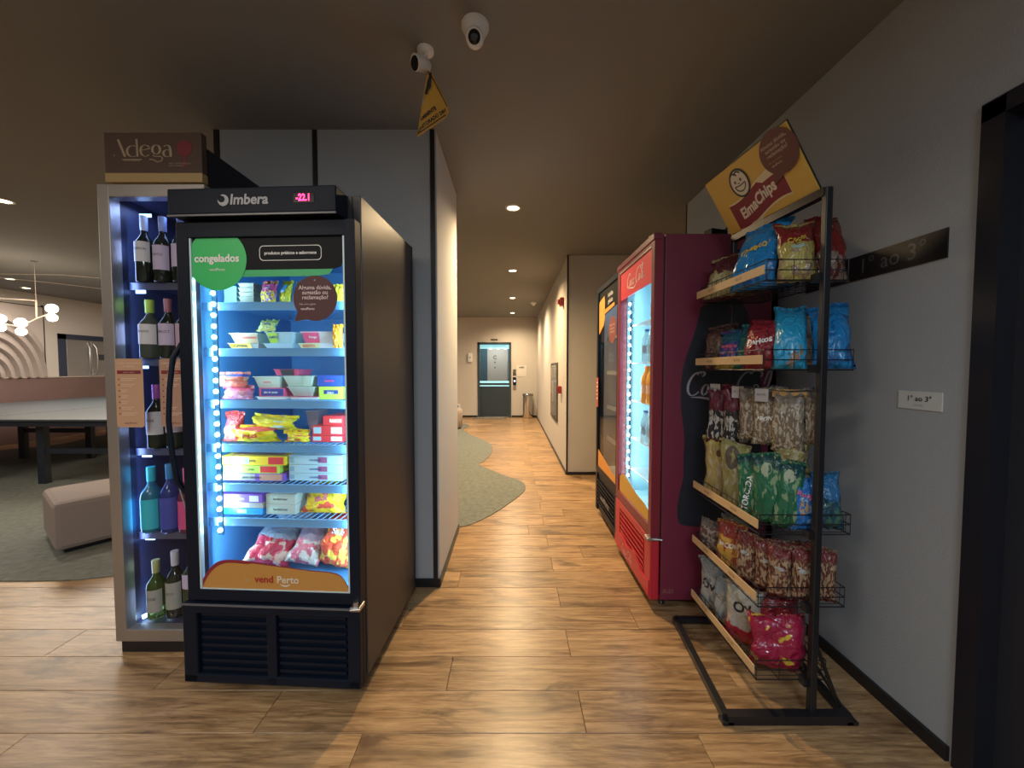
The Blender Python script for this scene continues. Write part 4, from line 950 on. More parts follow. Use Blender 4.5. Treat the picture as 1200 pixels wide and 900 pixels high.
def tray(label, x0, x1, z0, z1, y0, dep, m, film=None, sleeve=None, txt=None, name='food_tray', taper=0.012, closed=False):
    w = x1 - x0; h = z1 - z0
    t = thing(name, label, 'tray', ((x0 + x1) / 2, y0, z0 + 0.0005), FR, FG)
    hw = w / 2; k = taper
    vs = [(-hw + k, k, 0), (hw - k, k, 0), (hw - k, dep - k, 0), (-hw + k, dep - k, 0), (-hw, 0, h * 0.92), (hw, 0, h * 0.92), (hw, dep, h * 0.92), (-hw, dep, h * 0.92)]
    obj('tub', MB().add(vs, [(3, 2, 1, 0), (0, 1, 5, 4), (1, 2, 6, 5), (2, 3, 7, 6), (3, 0, 4, 7), (4, 5, 6, 7)]), m, t)
    obj('rim', MB().box(-hw - 0.004, hw + 0.004, -0.004, dep + 0.004, h * 0.90, h * 0.97, 0.001), film or m, t)
    if sleeve:
        a_, b_, sm = sleeve
        x_a, x_b = -hw + a_ * w, -hw + b_ * w; q = 0.0012
        obj('sleeve', MB().add([(x_a + k * 0.6, k - q - 0.001, 0.001), (x_b - k * 0.2, k - q - 0.001, 0.001), (x_b, -q - 0.003, h * 0.98), (x_a, -q - 0.003, h * 0.98), (x_a, dep, h * 0.985), (x_b, dep, h * 0.985)], [(0, 1, 2, 3), (3, 2, 5, 4)]), sm, t)
    if txt:
        kk = k
        obj('lettering', text_mb(txt[0], txt[1], bold=0.0003).map(lambda X_, Y_, Z_: (X_ + txt[3], kk * (1 - (Z_ + h / 2) / h) - 0.0042 - kk * 0.05, Z_ + h * 0.5)), txt[2], t)
    return t
YF0 = 1.585
# top shelf
for k in range(5):
    tray('pale round edged tub, number %s from below in the beige stack on the top shelf' % ('one', 'two', 'three', 'four', 'five')[k], -1.166 + 0.002, -1.096, 1.588 + k * 0.019, 1.588 + (k + 1) * 0.019, YF0 + 0.06, 0.10, cc('tub_beige', (0.24, 0.27, 0.22)), name='food_tub', taper=0.005)
carton('pale blue box left of the beige tub stack on the top shelf', -1.232, -1.176, 1.588, 1.672, YF0 + 0.07, 0.10, cc('pack_slate', (0.15, 0.34, 0.46)))
bag('frozen_pouch', 'yellow and pink pouch standing on the top shelf', 'pouch', -1.030, YF0 + 0.05, 1.589, 0.085, 0.093, 0.03, R(-14), wrap_mat('w_yp', (0.75, 0.10, 0.30), (0.90, 0.72, 0.05), (0.45, 0.20, 0.50), 0.6, -1, 6, 0.56), FG, 'mini', INK_W, 0.018, 0.75, lean=0.2, crumple=0.5)
bag('frozen_pouch', 'yellow pouch with a blue oval leaning on the top shelf', 'pouch', -0.962, YF0 + 0.055, 1.589, 0.060, 0.095, 0.03, R(-20), wrap_mat('w_yb', (0.85, 0.80, 0.05), (0.85, 0.80, 0.05), (0.55, 0.70, 0.10), 0.9, -1, 4, 0.6), FG, None, None, lean=0.2, crumple=0.5, badge=(cc('oval_blue', (0.10, 0.45, 0.80)), 0.0, 0.01, 0.016, 0.020))
bag('frozen_pouch', 'pale yellow pouch beside the brown round sticker on the top shelf', 'pouch', -0.905, YF0 + 0.06, 1.589, 0.062, 0.095, 0.03, R(-20), wrap_mat('w_pale', (0.70, 0.72, 0.30), (0.62, 0.66, 0.50), (0.75, 0.70, 0.30), 0.8, -1, 5, 0.55), FG, None, lean=0.2, crumple=0.5)
bag('frozen_pouch', 'yellow pouch at the right door edge on the top shelf', 'pouch', -0.722, YF0 + 0.05, 1.589, 0.06, 0.075, 0.03, R(-5), wrap_mat('w_yel', (0.85, 0.70, 0.05), (0.85, 0.70, 0.05), (0.9, 0.5, 0.05), 0.9, -1, 5, 0.6), FG, None, crumple=0.5)
# second shelf
tray('shallow yellow printed tray at the left of the second shelf', -1.190, -1.060, 1.402, 1.427, YF0 + 0.03, 0.13, GREYP, sleeve=(0.0, 0.75, YEL2), txt=('LASANHA', 0.016, INK_K, -0.02))
tray('beige meal tray stacked on the yellow tray', -1.186, -1.068, 1.4275, 1.470, YF0 + 0.035, 0.12, MINT, sleeve=(0.12, 1.0, BEIG), txt=('ESCONDIDINHO', 0.012, RED2, 0.01))
tray('pale blue tub at the middle bottom of the second shelf', -1.045, -0.918, 1.402, 1.427, YF0 + 0.03, 0.13, ICE)
tray('pale blue tub stacked second in the middle of the second shelf', -1.035, -0.915, 1.4275, 1.474, YF0 + 0.032, 0.12, ICE, sleeve=(0.05, 0.42, LIME), txt=('CAMPO', 0.014, NAVY, -0.032))
bag('frozen_pouch', 'lime green folded pouch lying over the blue tub', 'pouch', -1.024, YF0 + 0.02, 1.476, 0.085, 0.05, 0.022, R(-5), wrap_mat('w_lime', (0.40, 0.66, 0.15), (0.60, 0.78, 0.25), (0.15, 0.50, 0.40), 0.8, -1, 6, 0.58), FG, 'CAMPO', NAVY, 0.012, 0.5, crumple=0.6, rx=R(-35))
tray('shallow pale tray with yellow print at the right of the second shelf', -0.896, -0.750, 1.402, 1.427, YF0 + 0.03, 0.13, WHT, sleeve=(0.0, 0.60, cc('pack_straw', (0.72, 0.74, 0.35))), txt=('RISOTO', 0.015, RED2, -0.03))
tray('white tub with a bright pink sleeve at the right of the second shelf', -0.885, -0.748, 1.4275, 1.476, YF0 + 0.032, 0.12, WHT, sleeve=(0.02, 0.56, PINK), txt=('frango', 0.013, INK_W, -0.02))
bag('frozen_pouch', 'orange pouch hanging over the right end of the second shelf', 'pouch', -0.722, YF0 + 0.012, 1.398, 0.045, 0.095, 0.03, R(-5), wrap_mat('w_org', (0.95, 0.40, 0.03), (0.95, 0.48, 0.04), (0.9, 0.25, 0.05), 0.9, -1, 4, 0.6), FG, None, crumple=0.5)
# third shelf
bag('frozen_bag', 'pink bag at the lower left of the third shelf', 'bag', -1.150, YF0 + 0.03, 1.191, 0.14, 0.05, 0.05, R(-3), wrap_mat('w_pink', (0.80, 0.15, 0.28), (0.70, 0.25, 0.40), (0.85, 0.45, 0.5), 0.75, -1, 5, 0.55), FG, None, crumple=0.8)
bag('frozen_bag', 'red and blue bag lying on the pink bag', 'bag', -1.170, YF0 + 0.025, 1.245, 0.145, 0.052, 0.05, R(-3), wrap_mat('w_redblue', (0.06, 0.12, 0.50), (0.85, 0.22, 0.14), (0.85, 0.55, 0.4), 0.80, -1, 4, 0.58), FG, None, crumple=0.8)
tray('thin white tray under the navy carton on the third shelf', -1.075, -0.945, 1.190, 1.202, YF0 + 0.025, 0.13, WHT, taper=0.004)
tray('thin white tray with a pink line in the middle of the third shelf', -0.935, -0.812, 1.190, 1.202, YF0 + 0.025, 0.13, WHT, film=PINK, taper=0.004)
carton('navy blue carton in the middle of the third shelf', -1.068, -0.962, 1.2025, 1.238, YF0 + 0.03, 0.12, PINK, [(0.1, 1.0, 0.08, 0.92, NAVY)], txt='pão de queijo', ts=0.011, txm=INK_W)
tray('white folded carton above the navy carton', -1.088, -0.975, 1.2385, 1.288, YF0 + 0.03, 0.12, MINT, txt=('caseiro', 0.012, RED2, 0.0), name='food_carton')
tray('white folded carton on the thin white tray', -0.945, -0.835, 1.2025, 1.244, YF0 + 0.03, 0.12, MINT, sleeve=(0.15, 0.85, cc('pack_grey_mint', (0.46, 0.60, 0.52))), name='food_carton', taper=0.016)
tray('white folded carton with a pink end on top in the middle of the third shelf', -0.965, -0.838, 1.2445, 1.290, YF0 + 0.03, 0.12, MINT, sleeve=(0.08, 0.65, _m['pack_grey_mint']), name='food_carton', taper=0.014)
tray('pink rimmed dark tray behind the white cartons', -1.020, -0.910, 1.2905, 1.318, YF0 + 0.06, 0.10, PINK, sleeve=(0.25, 0.78, DGREY), taper=0.006)
carton('lime green carton at the right of the third shelf', -0.815, -0.712, 1.190, 1.2445, YF0 + 0.028, 0.12, LIME, [(0.22, 0.82, 0.42, 0.72, NAVY)], txt='ZERO', ts=0.012, txm=INK_W)
carton('blue carton on top of the lime green carton', -0.822, -0.715, 1.245, 1.292, YF0 + 0.03, 0.12, cc('pack_blue', (0.03, 0.09, 0.40)), txt='lasanha', ts=0.014, txm=PINK)
# fourth shelf
wy = wrap_mat('w_longyel', (0.75, 0.10, 0.08), (0.90, 0.74, 0.02), (0.80, 0.62, 0.05), 0.78, -1, 3.2, 0.60)
bag('frozen_bag', 'red and white bag at the left of the fourth shelf', 'bag', -1.190, YF0 + 0.045, 1.010, 0.085, 0.115, 0.045, R(-3), wrap_mat('w_redw', (0.80, 0.10, 0.10), (0.75, 0.14, 0.12), (0.8, 0.65, 0.6), 0.5, -1, 5, 0.6), FG, 'super', INK_W, 0.018, 0.55, lean=0.2)
bag('frozen_bag', 'long yellow bag lying across the fourth shelf', 'bag', -1.085, YF0 + 0.035, 1.010, 0.20, 0.062, 0.06, R(-3), wy, FG, 'Batata', RED2, 0.028, 0.5, crumple=1.5, tilt=R(4))
bag('frozen_bag', 'crumpled yellow bag with pale patch on top of the long yellow bag', 'bag', -1.015, YF0 + 0.050, 1.060, 0.20, 0.055, 0.05, R(-3), wrap_mat('w_yelpale', (0.70, 0.62, 0.05), (0.90, 0.78, 0.03), (0.55, 0.75, 0.72), 0.75, -1, 3, 0.56), FG, None, crumple=1.6, ry=R(4))
bag('frozen_bag', 'small yellow and red bag end in front of the fourth shelf stack', 'bag', -0.905, YF0 + 0.03, 1.010, 0.11, 0.042, 0.035, R(-3), wrap_mat('w_yr2', (0.9, 0.72, 0.03), (0.90, 0.74, 0.03), (0.78, 0.08, 0.06), 0.9, -1, 3.5, 0.55), FG, None, crumple=1.2)
tray('dark ribbed tub between the yellow bags and the red cartons', -0.900, -0.845, 1.054, 1.138, YF0 + 0.085, 0.08, cc('tub_grey', (0.25, 0.24, 0.32)), taper=0.008)
for k, (x0, z0, z1, l) in enumerate(((-0.850, 1.009, 1.036, 'bottom'), (-0.848, 1.0365, 1.078, 'middle'), (-0.800, 1.0785, 1.120, 'top'))):
    carton('red and white carton, %s of the stack at the right of the fourth shelf' % l, x0, -0.714, z0, z1, YF0 + 0.03, 0.12, RED2, [(0.05, 0.30, 0.2, 0.85, ICE), (0.62, 0.97, 0.2, 0.85, WHT)] if k < 2 else [(0.35, 0.95, 0.3, 0.7, cc('pack_salmon', (0.85, 0.35, 0.28)))], txt='hot' if k == 2 else None, ts=0.02, txm=INK_W)
# fifth shelf
for k, (x0, x1, z0, z1, l, b_, tx) in enumerate(((-1.242, -0.962, 0.844, 0.876, 'bottom', PURP, 'pizza calabresa'), (-1.228, -0.980, 0.8765, 0.911, 'middle', LIME, 'pizza'), (-1.238, -0.955, 0.9115, 0.950, 'top', YEL2, 'pizza'))):
    pan = [[(0.0, 0.55, 0.1, 0.9, GREYP), (0.62, 0.97, 0.1, 0.9, cc('pack_pattern', (0.55, 0.32, 0.22)))], [(0.02, 0.35, 0.12, 0.9, MINT), (0.66, 0.95, 0.12, 0.9, RED2)], [(0.04, 0.30, 0.14, 0.86, WHT), (0.30, 0.44, 0.14, 0.86, ICE), (0.74, 0.97, 0.12, 0.88, RED2)]][k]
    carton('flat yellow pizza carton, %s of the left stack on the fifth shelf' % l, x0, x1, z0, z1, YF0 + 0.025, 0.28, b_, pan, txt=tx, ts=0.014, tops=[([(0.1, 0.1), (0.9, 0.1), (0.9, 0.9), (0.1, 0.9)], cc('pizza_picture', (0.32, 0.16, 0.12)))] if k == 2 else ())
for k, (z0, z1, l) in enumerate(((0.844, 0.8765, 'bottom'), (0.877, 0.913, 'middle'), (0.9135, 0.953, 'top'))):
    carton('flat ice blue pizza carton, %s of the right stack on the fifth shelf' % l, -0.948, -0.716, z0, z1, YF0 + 0.025, 0.28, ICE, [(0.02, 0.10, 0.2, 0.8, cc('pack_ice2', (0.25, 0.48, 0.62))), (0.55, 0.72, 0.2, 0.8, cc('pack_plum', (0.35, 0.12, 0.25)))], txt='congelada', ts=0.013, txm=NAVY)
# sixth shelf
carton('bright blue carton at the bottom left of the sixth shelf', -1.245, -1.056, 0.700, 0.728, YF0 + 0.025, 0.22, SKY, [(0.4, 0.62, 0.2, 0.8, ICE)], txt='peixe', ts=0.013, txm=INK_W)
carton('beige carton between the blue and the purple carton on the sixth shelf', -1.250, -1.056, 0.7285, 0.752, YF0 + 0.025, 0.22, BEIG, [(0.7, 0.97, 0.1, 0.9, GREYP)])
carton('purple carton on top of the left stack of the sixth shelf', -1.254, -1.054, 0.7525, 0.790, YF0 + 0.02, 0.24, PURP, [(0.72, 0.92, 0.15, 0.8, WHT)], txt='frutas', ts=0.02, txm=cc('lilac_ink', (0.6, 0.5, 0.8)), tops=[([(0.45, 0.2), (0.9, 0.2), (0.9, 0.8), (0.45, 0.8)], cc('purple_dark', (0.10, 0.05, 0.18)))])
for k, (z0, z1, l) in enumerate(((0.700, 0.743, 'lower'), (0.7435, 0.788, 'upper'))):
    carton('%s pale green burger carton in the middle of the sixth shelf' % l, -1.048, -0.918, z0, z1, YF0 + 0.025, 0.20, cc('pack_sage', (0.52, 0.62, 0.55)), [(0.05, 0.4, 0.25, 0.75, MINT)], txt='hambúrguer' , ts=0.013,
        tops=[(arc(0.5, 0.5, 0.36, 0.25, 0, 360, 20)[:-1], DGREY)] if k else ())
bag('frozen_bag', 'yellow and red snack bag at the right of the sixth shelf', 'bag', -0.818, YF0 + 0.045, 0.701, 0.20, 0.125, 0.06, R(-3), wrap_mat('w_snack', (0.40, 0.30, 0.45), (0.90, 0.66, 0.03), (0.80, 0.10, 0.06), 0.66, -1, 3.4, 0.56), FG, 'stick', PINK, 0.034, 0.48, lean=0.45, rx=R(-18), tilt=R(6))
# floor of the freezer
wr1 = wrap_mat('w_meat', (0.35, 0.38, 0.44), (0.62, 0.05, 0.10), (0.72, 0.50, 0.40), 0.60, -1, 4.5, 0.54)
bag('frozen_bag', 'red and pale printed bag, leftmost in the bottom of the freezer', 'bag', -1.065, YF0 + 0.05, 0.468, 0.19, 0.17, 0.07, R(12), wr1, FG, 'frango', RED2, 0.03, 0.62, lean=0.35, rx=R(-25), ry=R(14), crumple=1.6)
bag('frozen_bag', 'pink and white crumpled bag in the middle of the freezer bottom', 'bag', -0.915, YF0 + 0.06, 0.468, 0.15, 0.155, 0.07, R(2), wrap_mat('w_pinkw', (0.40, 0.30, 0.38), (0.78, 0.22, 0.30), (0.72, 0.68, 0.62), 0.62, -1, 4.0, 0.50), FG, None, lean=0.35, rx=R(-20), ry=R(12), crumple=1.6)
bag('frozen_bag', 'bright red bag with yellow patches at the right of the freezer bottom', 'bag', -0.785, YF0 + 0.05, 0.468, 0.15, 0.20, 0.07, R(-8), wrap_mat('w_redy', (0.80, 0.08, 0.05), (0.85, 0.12, 0.06), (0.85, 0.60, 0.10), 0.80, -1, 4.0, 0.52), FG, 'Sadia', INK_W, 0.030, 0.70, lean=0.25, rx=R(-12), ry=R(10), crumple=1.5)
bag('frozen_bag', 'grey frosted bag behind the red printed bag at the freezer bottom', 'bag', -1.02, YF0 + 0.22, 0.447, 0.20, 0.22, 0.07, R(4), wrap_mat('w_frost', (0.20, 0.26, 0.34), (0.22, 0.28, 0.36), (0.32, 0.38, 0.44), 0.7, -1, 5, 0.5), FG, None, crumple=1.6)
bag('frozen_bag', 'grey frosted bag behind the pink bag at the freezer bottom', 'bag', -0.83, YF0 + 0.22, 0.447, 0.18, 0.21, 0.07, R(-6), _m['w_frost'], FG, None, crumple=1.6)

# drinks in the red cooler
OJ = bottle_mat('orange_juice', (0.95, 0.42, 0.01), 0.95)
def drink(label, y, z, h, r, m, capm, labm, x=0.86):
    t = thing('drink_bottle', label, 'bottle', (x, y, z + 0.001), R(-90), 'drinks in the red cooler')
    obj('body', MB().lathe([(r * 0.8, 0), (r, 0.01), (r, h * 0.25), (r * 0.9, h * 0.42), (r, h * 0.55), (r * 0.95, h * 0.70), (r * 0.45, h * 0.88), (r * 0.42, h * 0.93)], 20), m, t)
    obj('cap', MB().lathe([(r * 0.46, h * 0.93), (r * 0.46, h), (r * 0.3, h * 1.005)], 14), capm, t)
    obj('label', MB().lathe([(r * 1.015, h * 0.27), (r * 0.93, h * 0.42), (r * 0.99, h * 0.50)], 20, cap=False), labm, t)
for k in range(4):
    drink('orange juice bottle, %s from the camera in the red cooler' % ('nearest', 'second', 'third', 'fourth')[k], 2.15 + k * 0.095, 1.10, 0.235, 0.040, OJ, mat('cap_orange', (0.9, 0.3, 0.03), 0.4), mat('juice_label', (0.85, 0.55, 0.35), 0.4))
CLR = bottle_mat('water_clear', (0.55, 0.75, 0.8), 0.35)
for z, n_, nm in ((1.36, 4, 'upper row'), (0.84, 4, 'lower row')):
    for k in range(n_):
        drink('clear water bottle, %s of the red cooler, %s from the camera' % (nm, ('nearest', 'second', 'third', 'fourth')[k]), 2.16 + k * 0.10, z, 0.21, 0.032, CLR, mat('cap_blue', (0.05, 0.2, 0.6), 0.4), mat('water_label', (0.35, 0.55, 0.75), 0.4))
for k in range(3):
    drink('small cola bottle, top row of the red cooler, %s from the camera' % ('nearest', 'second', 'third')[k], 2.14 + k * 0.09, 1.62, 0.13, 0.028, bottle_mat('cola_dark', (0.10, 0.02, 0.02), 0.8), REDC, REDC)

# ------------------------------------------------------------------ snack rack
rk = thing('snack_rack', 'black metal snack rack with wire baskets against the right wall', 'rack', (1.02, 1.66, 0.0))
def rkb(mb): return mb.shift(-1.02, -1.66, 0)
PN, PF = (1.125, 1.395), (1.085, 1.90)     # near and far post
obj('post', rkb(MB().box(PN[0] - 0.012, PN[0] + 0.012, PN[1] - 0.012, PN[1] + 0.012, 0.02, 1.965, 0.003)), BLACK, rk)
obj('post', rkb(MB().box(PF[0] - 0.012, PF[0] + 0.012, PF[1] - 0.012, PF[1] + 0.012, 0.02, 1.965, 0.003)), BLACK, rk)
obj('top_bar', rkb(MB().bar((PN[0], PN[1], 1.952), (PF[0], PF[1], 1.952), 0.030)), BLACK, rk)
obj('base_bar', rkb(MB().bar((0.80, 1.385, 0.018), (1.262, 1.385, 0.018), 0.034)), BLACK, rk)
obj('base_bar', rkb(MB().bar((0.80, 1.385, 0.018), (0.848, 1.945, 0.018), 0.026)), BLACK, rk)
obj('base_bar', rkb(MB().bar((1.255, 1.385, 0.018), (1.29, 1.93, 0.018), 0.026)), BLACK, rk)
obj('base_bar', rkb(MB().bar((0.848, 1.945, 0.018), (1.29, 1.93, 0.018), 0.026)), BLACK, rk)
obj('brace', rkb(MB().bar((1.255, 1.42, 0.02), (1.14, 1.41, 0.30), 0.010)), BLACK, rk)
obj('brace', rkb(MB().bar((1.262, 1.40, 0.02), (1.20, 1.75, 0.28), 0.008)), BLACK, rk)
for fx in (0.80, 1.262):
    obj('foot', rkb(MB().box(fx - 0.02, fx + 0.02, 1.368, 1.402, 0.0, 0.012)), BLACK, rk)
WIRE = mat('black_wire', (0.015, 0.015, 0.018), 0.35, 0.3)
RAILM = mat('price_rail_tan', (0.60, 0.42, 0.22), 0.45)
BZ = [1.645, 1.315, 0.695, 0.415, 0.130]
BX0, BX1, BY0, BY1 = 0.935, 1.235, 1.425, 1.915
def wire_basket(z, hgt=0.075, x1=BX1):
    m_ = MB(); r = 0.0022
    for zz in (0, hgt * 0.5, hgt):
        m_.tube([(BX0, BY0, z + zz), (x1, BY0, z + zz), (x1, BY1, z + zz), (BX0, BY1, z + zz), (BX0, BY0, z + zz)], r if zz else r * 1.2, 5)
    for i in range(4):
        x = BX0 + (x1 - BX0) * i / 3
        m_.tube([(x, BY0, z + hgt), (x, BY0, z), (x, BY1, z), (x, BY1, z + hgt)], r * 0.8, 4)
    for i in range(12):
        y_ = BY0 + (BY1 - BY0) * (i + 0.5) / 12
        m_.tube([(x1, y_, z + hgt), (x1, y_, z), (BX0, y_, z), (BX0, y_, z + hgt)], r * 0.7, 4)
    return rkb(m_)
for i, z in enumerate(BZ):
    b_ = obj('wire_basket', wire_basket(z, x1=(1.235, 1.265, 1.275, 1.262, 1.20)[i]), WIRE, rk)
    obj('price_rail', rkb(MB().box(BX0 - 0.012, BX0 - 0.006, BY0, BY1 + 0.02, z + 0.022, z + 0.056, 0.001)), RAILM, b_)
    obj('bracket', rkb(MB().box(1.10, 1.14, 1.40, 1.43, z - 0.01, z + 0.02)), BLACK, b_)
    obj('bracket', rkb(MB().box(1.07, 1.10, 1.88, 1.91, z - 0.01, z + 0.02)), BLACK, b_)
    for k, yy in enumerate((1.58, 1.80)):
        obj('price_print', text_mb('R$ 9,90' if (i + k) % 2 else 'R$ 5,50', 0.014, bold=0.0003), mat('faint_ink', (0.25, 0.16, 0.08), 0.5), b_, (BX0 - 0.0126 - 1.02, yy - 1.66, z + 0.039), (0, 0, R(-90)))
# hanging rod with white price tags
obj('hanging_rod', rkb(MB().tube([(1.00, 1.90, 1.245), (1.04, 1.43, 1.235)], 0.004, 6).tube([(1.04, 1.43, 1.235), (1.125, 1.40, 1.24)], 0.004, 6).tube([(1.00, 1.90, 1.245), (1.085, 1.90, 1.245)], 0.004, 6)), WIRE, rk)
TAGM = mat('tag_grey', (0.42, 0.40, 0.42), 0.6)
for k, (x, y_) in enumerate(((0.985, 1.86), (1.000, 1.70), (1.015, 1.56))):
    tg = obj('price_tag', MB().box(-0.026, 0.026, 0, 0.0015, -0.028, 0.024), TAGM, rk, (x - 1.02, y_ - 1.66, 1.222 - 0.004 * k), (0, 0, R(-62)))
    text('price_print', 'R$ 7,90', INK_K, tg, (0, -0.001, 0), 0.011)

# yellow sign on top of the rack: leans out towards the corridor
t = thing('header_sign', 'tilted yellow sign with a smiling face emblem on top of the snack rack', 'sign', (1.105, 1.645, 1.965))
O0 = Vector((1.118, 1.425, 1.972)); U = (Vector((1.072, 1.905, 1.972)) - O0)
LEN = U.length; U = -U.normalized()            # local +x runs from the far end to the near end
V = Vector((-0.142, 0.0, 0.235)).normalized()
V = (V - U * V.dot(U)).normalized(); Nn = U.cross(V).normalized()      # toward the corridor must be -y of the sheet
MT = Matrix(((U.x, -Nn.x, V.x), (U.y, -Nn.y, V.y), (U.z, -Nn.z, V.z)))
ORG_ = O0 - U * LEN / 2 - Vector((1.105, 1.645, 1.965))
def yb(name, mb, m, par=t):
    o = obj(name, mb, m, par); o.matrix_local = Matrix.Translation(ORG_) @ MT.to_4x4(); return o
HW, HH = LEN / 2, 0.272
SY = mat('board_yellow', (0.60, 0.38, 0.07), 0.45)
yb('board', MB().box(-HW, HW, 0.0, 0.006, 0.0, HH, 0.001), SY)
yb('dark_edge', MB().box(-HW - 0.003, HW + 0.003, 0.006, 0.010, -0.003, HH + 0.004), INK_K)
LX, LZ_ = -0.012, 0.088
def es(mb): return mb.map(lambda x, y, z: (LX + (x - LX) * 1.16, y, 0.080 + (z - 0.088) * 1.12))
def rib(k):  # ribbon shaped name plate
    top = [(x, 0.052 * k + 0.020 * math.sin(x * 16) ) for x in [-0.135 + 0.27 * i / 14 for i in range(15)]]
    bot = [(x, -0.052 * k + 0.020 * math.sin(x * 16)) for x in [-0.135 + 0.27 * i / 14 for i in range(15)]]
    return [(LX + x * (1 + 0.06 * (k - 1)), LZ_ + z) for x, z in top + bot[::-1]]
yb('pale_outline', es(MB().sheet(rib(1.14), 0.0006).shift(0, -0.0008, 0)), mat('pale_yellow', (0.66, 0.58, 0.36), 0.5))
yb('red_plate', es(MB().sheet(rib(1.0), 0.0006).shift(0, -0.0016, 0)), mat('plate_red', (0.20, 0.012, 0.03), 0.5))
yb('plate_fold', es(MB().sheet([(LX + 0.03, 0.148), (LX + 0.075, 0.168), (LX + 0.125, 0.160), (LX + 0.105, 0.140), (LX + 0.05, 0.135)], 0.0006).shift(0, -0.0022, 0)), _m['pale_yellow'])
yb('plate_fold', es(MB().sheet([(LX - 0.105, 0.010), (LX - 0.06, 0.022), (LX + 0.0, 0.024), (LX - 0.04, 0.004), (LX - 0.09, -0.002)], 0.0006).shift(0, -0.0022, 0).map(lambda x, y, z: (x, y, max(z, 0.002)))), _m['pale_yellow'])
tm_ = text_mb('ElmaChips', 0.056, bold=0.0020, sx=0.80).map(lambda x, y, z: (LX + x, -0.0024, LZ_ + z * 1.05 + 0.020 * math.sin(x * 16)))
yb('lettering', es(tm_), mat('cream_ink', (0.66, 0.60, 0.50), 0.5))
FX, FZ_ = -0.048, 0.182
yb('face_outline', es(MB().sheet(arc(FX, FZ_, 0.046, 0.057, 0, 360, 32)[:-1], 0.0006).shift(0, -0.0028, 0)), INK_K)
yb('face', es(MB().sheet(arc(FX, FZ_, 0.038, 0.049, 0, 360, 32)[:-1], 0.0006).shift(0, -0.0034, 0)), _m['cream_ink'])
fc = MB()
fc.ribbon(arc(FX, FZ_ - 0.004, 0.026, 0.028, 185, 355, 16), lambda t_, dx, dz: 0.0022)
fc.ribbon([(FX - 0.026, FZ_ - 0.006), (FX, FZ_ - 0.010), (FX + 0.026, FZ_ - 0.006)], lambda t_, dx, dz: 0.002)
fc.ribbon(arc(FX - 0.014, FZ_ + 0.022, 0.018, 0.022, 20, 130, 8), lambda t_, dx, dz: 0.003)
fc.ribbon(arc(FX + 0.006, FZ_ + 0.020, 0.018, 0.024, 30, 140, 8), lambda t_, dx, dz: 0.003)
for ex in (-0.016, 0.012): fc.ribbon(arc(FX + ex, FZ_ + 0.010, 0.0035, 0.004, 0, 360, 10), lambda t_, dx, dz: 0.002)
fc.ribbon(arc(FX - 0.002, FZ_ + 0.002, 0.004, 0.003, 180, 360, 6), lambda t_, dx, dz: 0.0016)
yb('face_lines', es(fc.shift(0, -0.0042, 0)), INK_K)
bc = (0.172, 0.198); BR = mat('sticker_maroon', (0.115, 0.035, 0.032), 0.5)
yb('brown_round_sticker', MB().sheet(arc(bc[0], bc[1], 0.084, 0.084, -100, 225, 40) + [(bc[0] - 0.075, bc[1] - 0.105)], 0.0008).shift(0, -0.0055, 0), BR)
PT = mat('pale_pink_ink', (0.42, 0.30, 0.26), 0.5)
for k, s_ in enumerate(('Alguma dúvida,', 'sugestão ou', 'reclamação?')):
    yb('lettering', text_mb(s_, 0.020, bold=0.0004).shift(bc[0] - 0.004, -0.0062, bc[1] + 0.042 - k * 0.019), PT)
yb('lettering', text_mb('Fale com a gente', 0.0095).shift(bc[0] - 0.026, -0.0062, bc[1] - 0.020), mat('gold_ink', (0.45, 0.27, 0.08), 0.5))
yb('lettering', text_mb('vendPerto', 0.012, bold=0.0003).shift(bc[0] - 0.026, -0.0062, bc[1] - 0.036), PT)

# ------------------------------------------------------------------ snacks on the rack
W_ = wrap_mat
SG = ['snack bags in the top basket', 'snack bags in the second basket', 'snack bags hanging on the rod', 'snack bags in the third basket', 'snack bags in the fourth basket', 'snack bags in the lowest basket']
blueb = W_('s_blue', (0.02, 0.20, 0.48), (0.015, 0.22, 0.55), (0.02, 0.12, 0.34), 0.9, -1, 4, 0.60)
gold = W_('s_gold', (0.10, 0.02, 0.03), (0.34, 0.30, 0.12), (0.50, 0.46, 0.26), 0.62, 0.04, 7, 0.52)
yred = W_('s_yellowred', (0.20, 0.02, 0.02), (0.42, 0.36, 0.10), (0.30, 0.22, 0.14), 0.62, -1, 5, 0.55)
maro = W_('s_maroon', (0.13, 0.015, 0.02), (0.14, 0.03, 0.02), (0.36, 0.25, 0.16), 0.66, -1, 6, 0.56)
silv = W_('s_nuts', (0.20, 0.17, 0.14), (0.18, 0.14, 0.10), (0.42, 0.38, 0.30), 0.80, -1, 11, 0.52, rough=0.18)
pop = W_('s_popcorn', (0.11, 0.015, 0.035), (0.02, 0.02, 0.03), (0.46, 0.46, 0.42), 0.58, 0.08, 8, 0.50)
gren = W_('s_green', (0.01, 0.06, 0.06), (0.02, 0.15, 0.08), (0.22, 0.34, 0.20), 0.85, -1, 5, 0.58)
oliv = W_('s_olive', (0.30, 0.27, 0.10), (0.28, 0.25, 0.10), (0.38, 0.36, 0.24), 0.80, -1, 6, 0.55)
multi = W_('s_multi', (0.02, 0.10, 0.14), (0.03, 0.05, 0.22), (0.30, 0.06, 0.16), 0.72, 0.10, 6, 0.57, bot=(0.40, 0.34, 0.05))
darkb = W_('s_brown', (0.05, 0.025, 0.02), (0.075, 0.04, 0.035), (0.14, 0.09, 0.07), 0.8, -1, 6, 0.55)
redb = W_('s_red', (0.22, 0.015, 0.025), (0.24, 0.02, 0.03), (0.16, 0.01, 0.02), 0.9, -1, 5, 0.6)
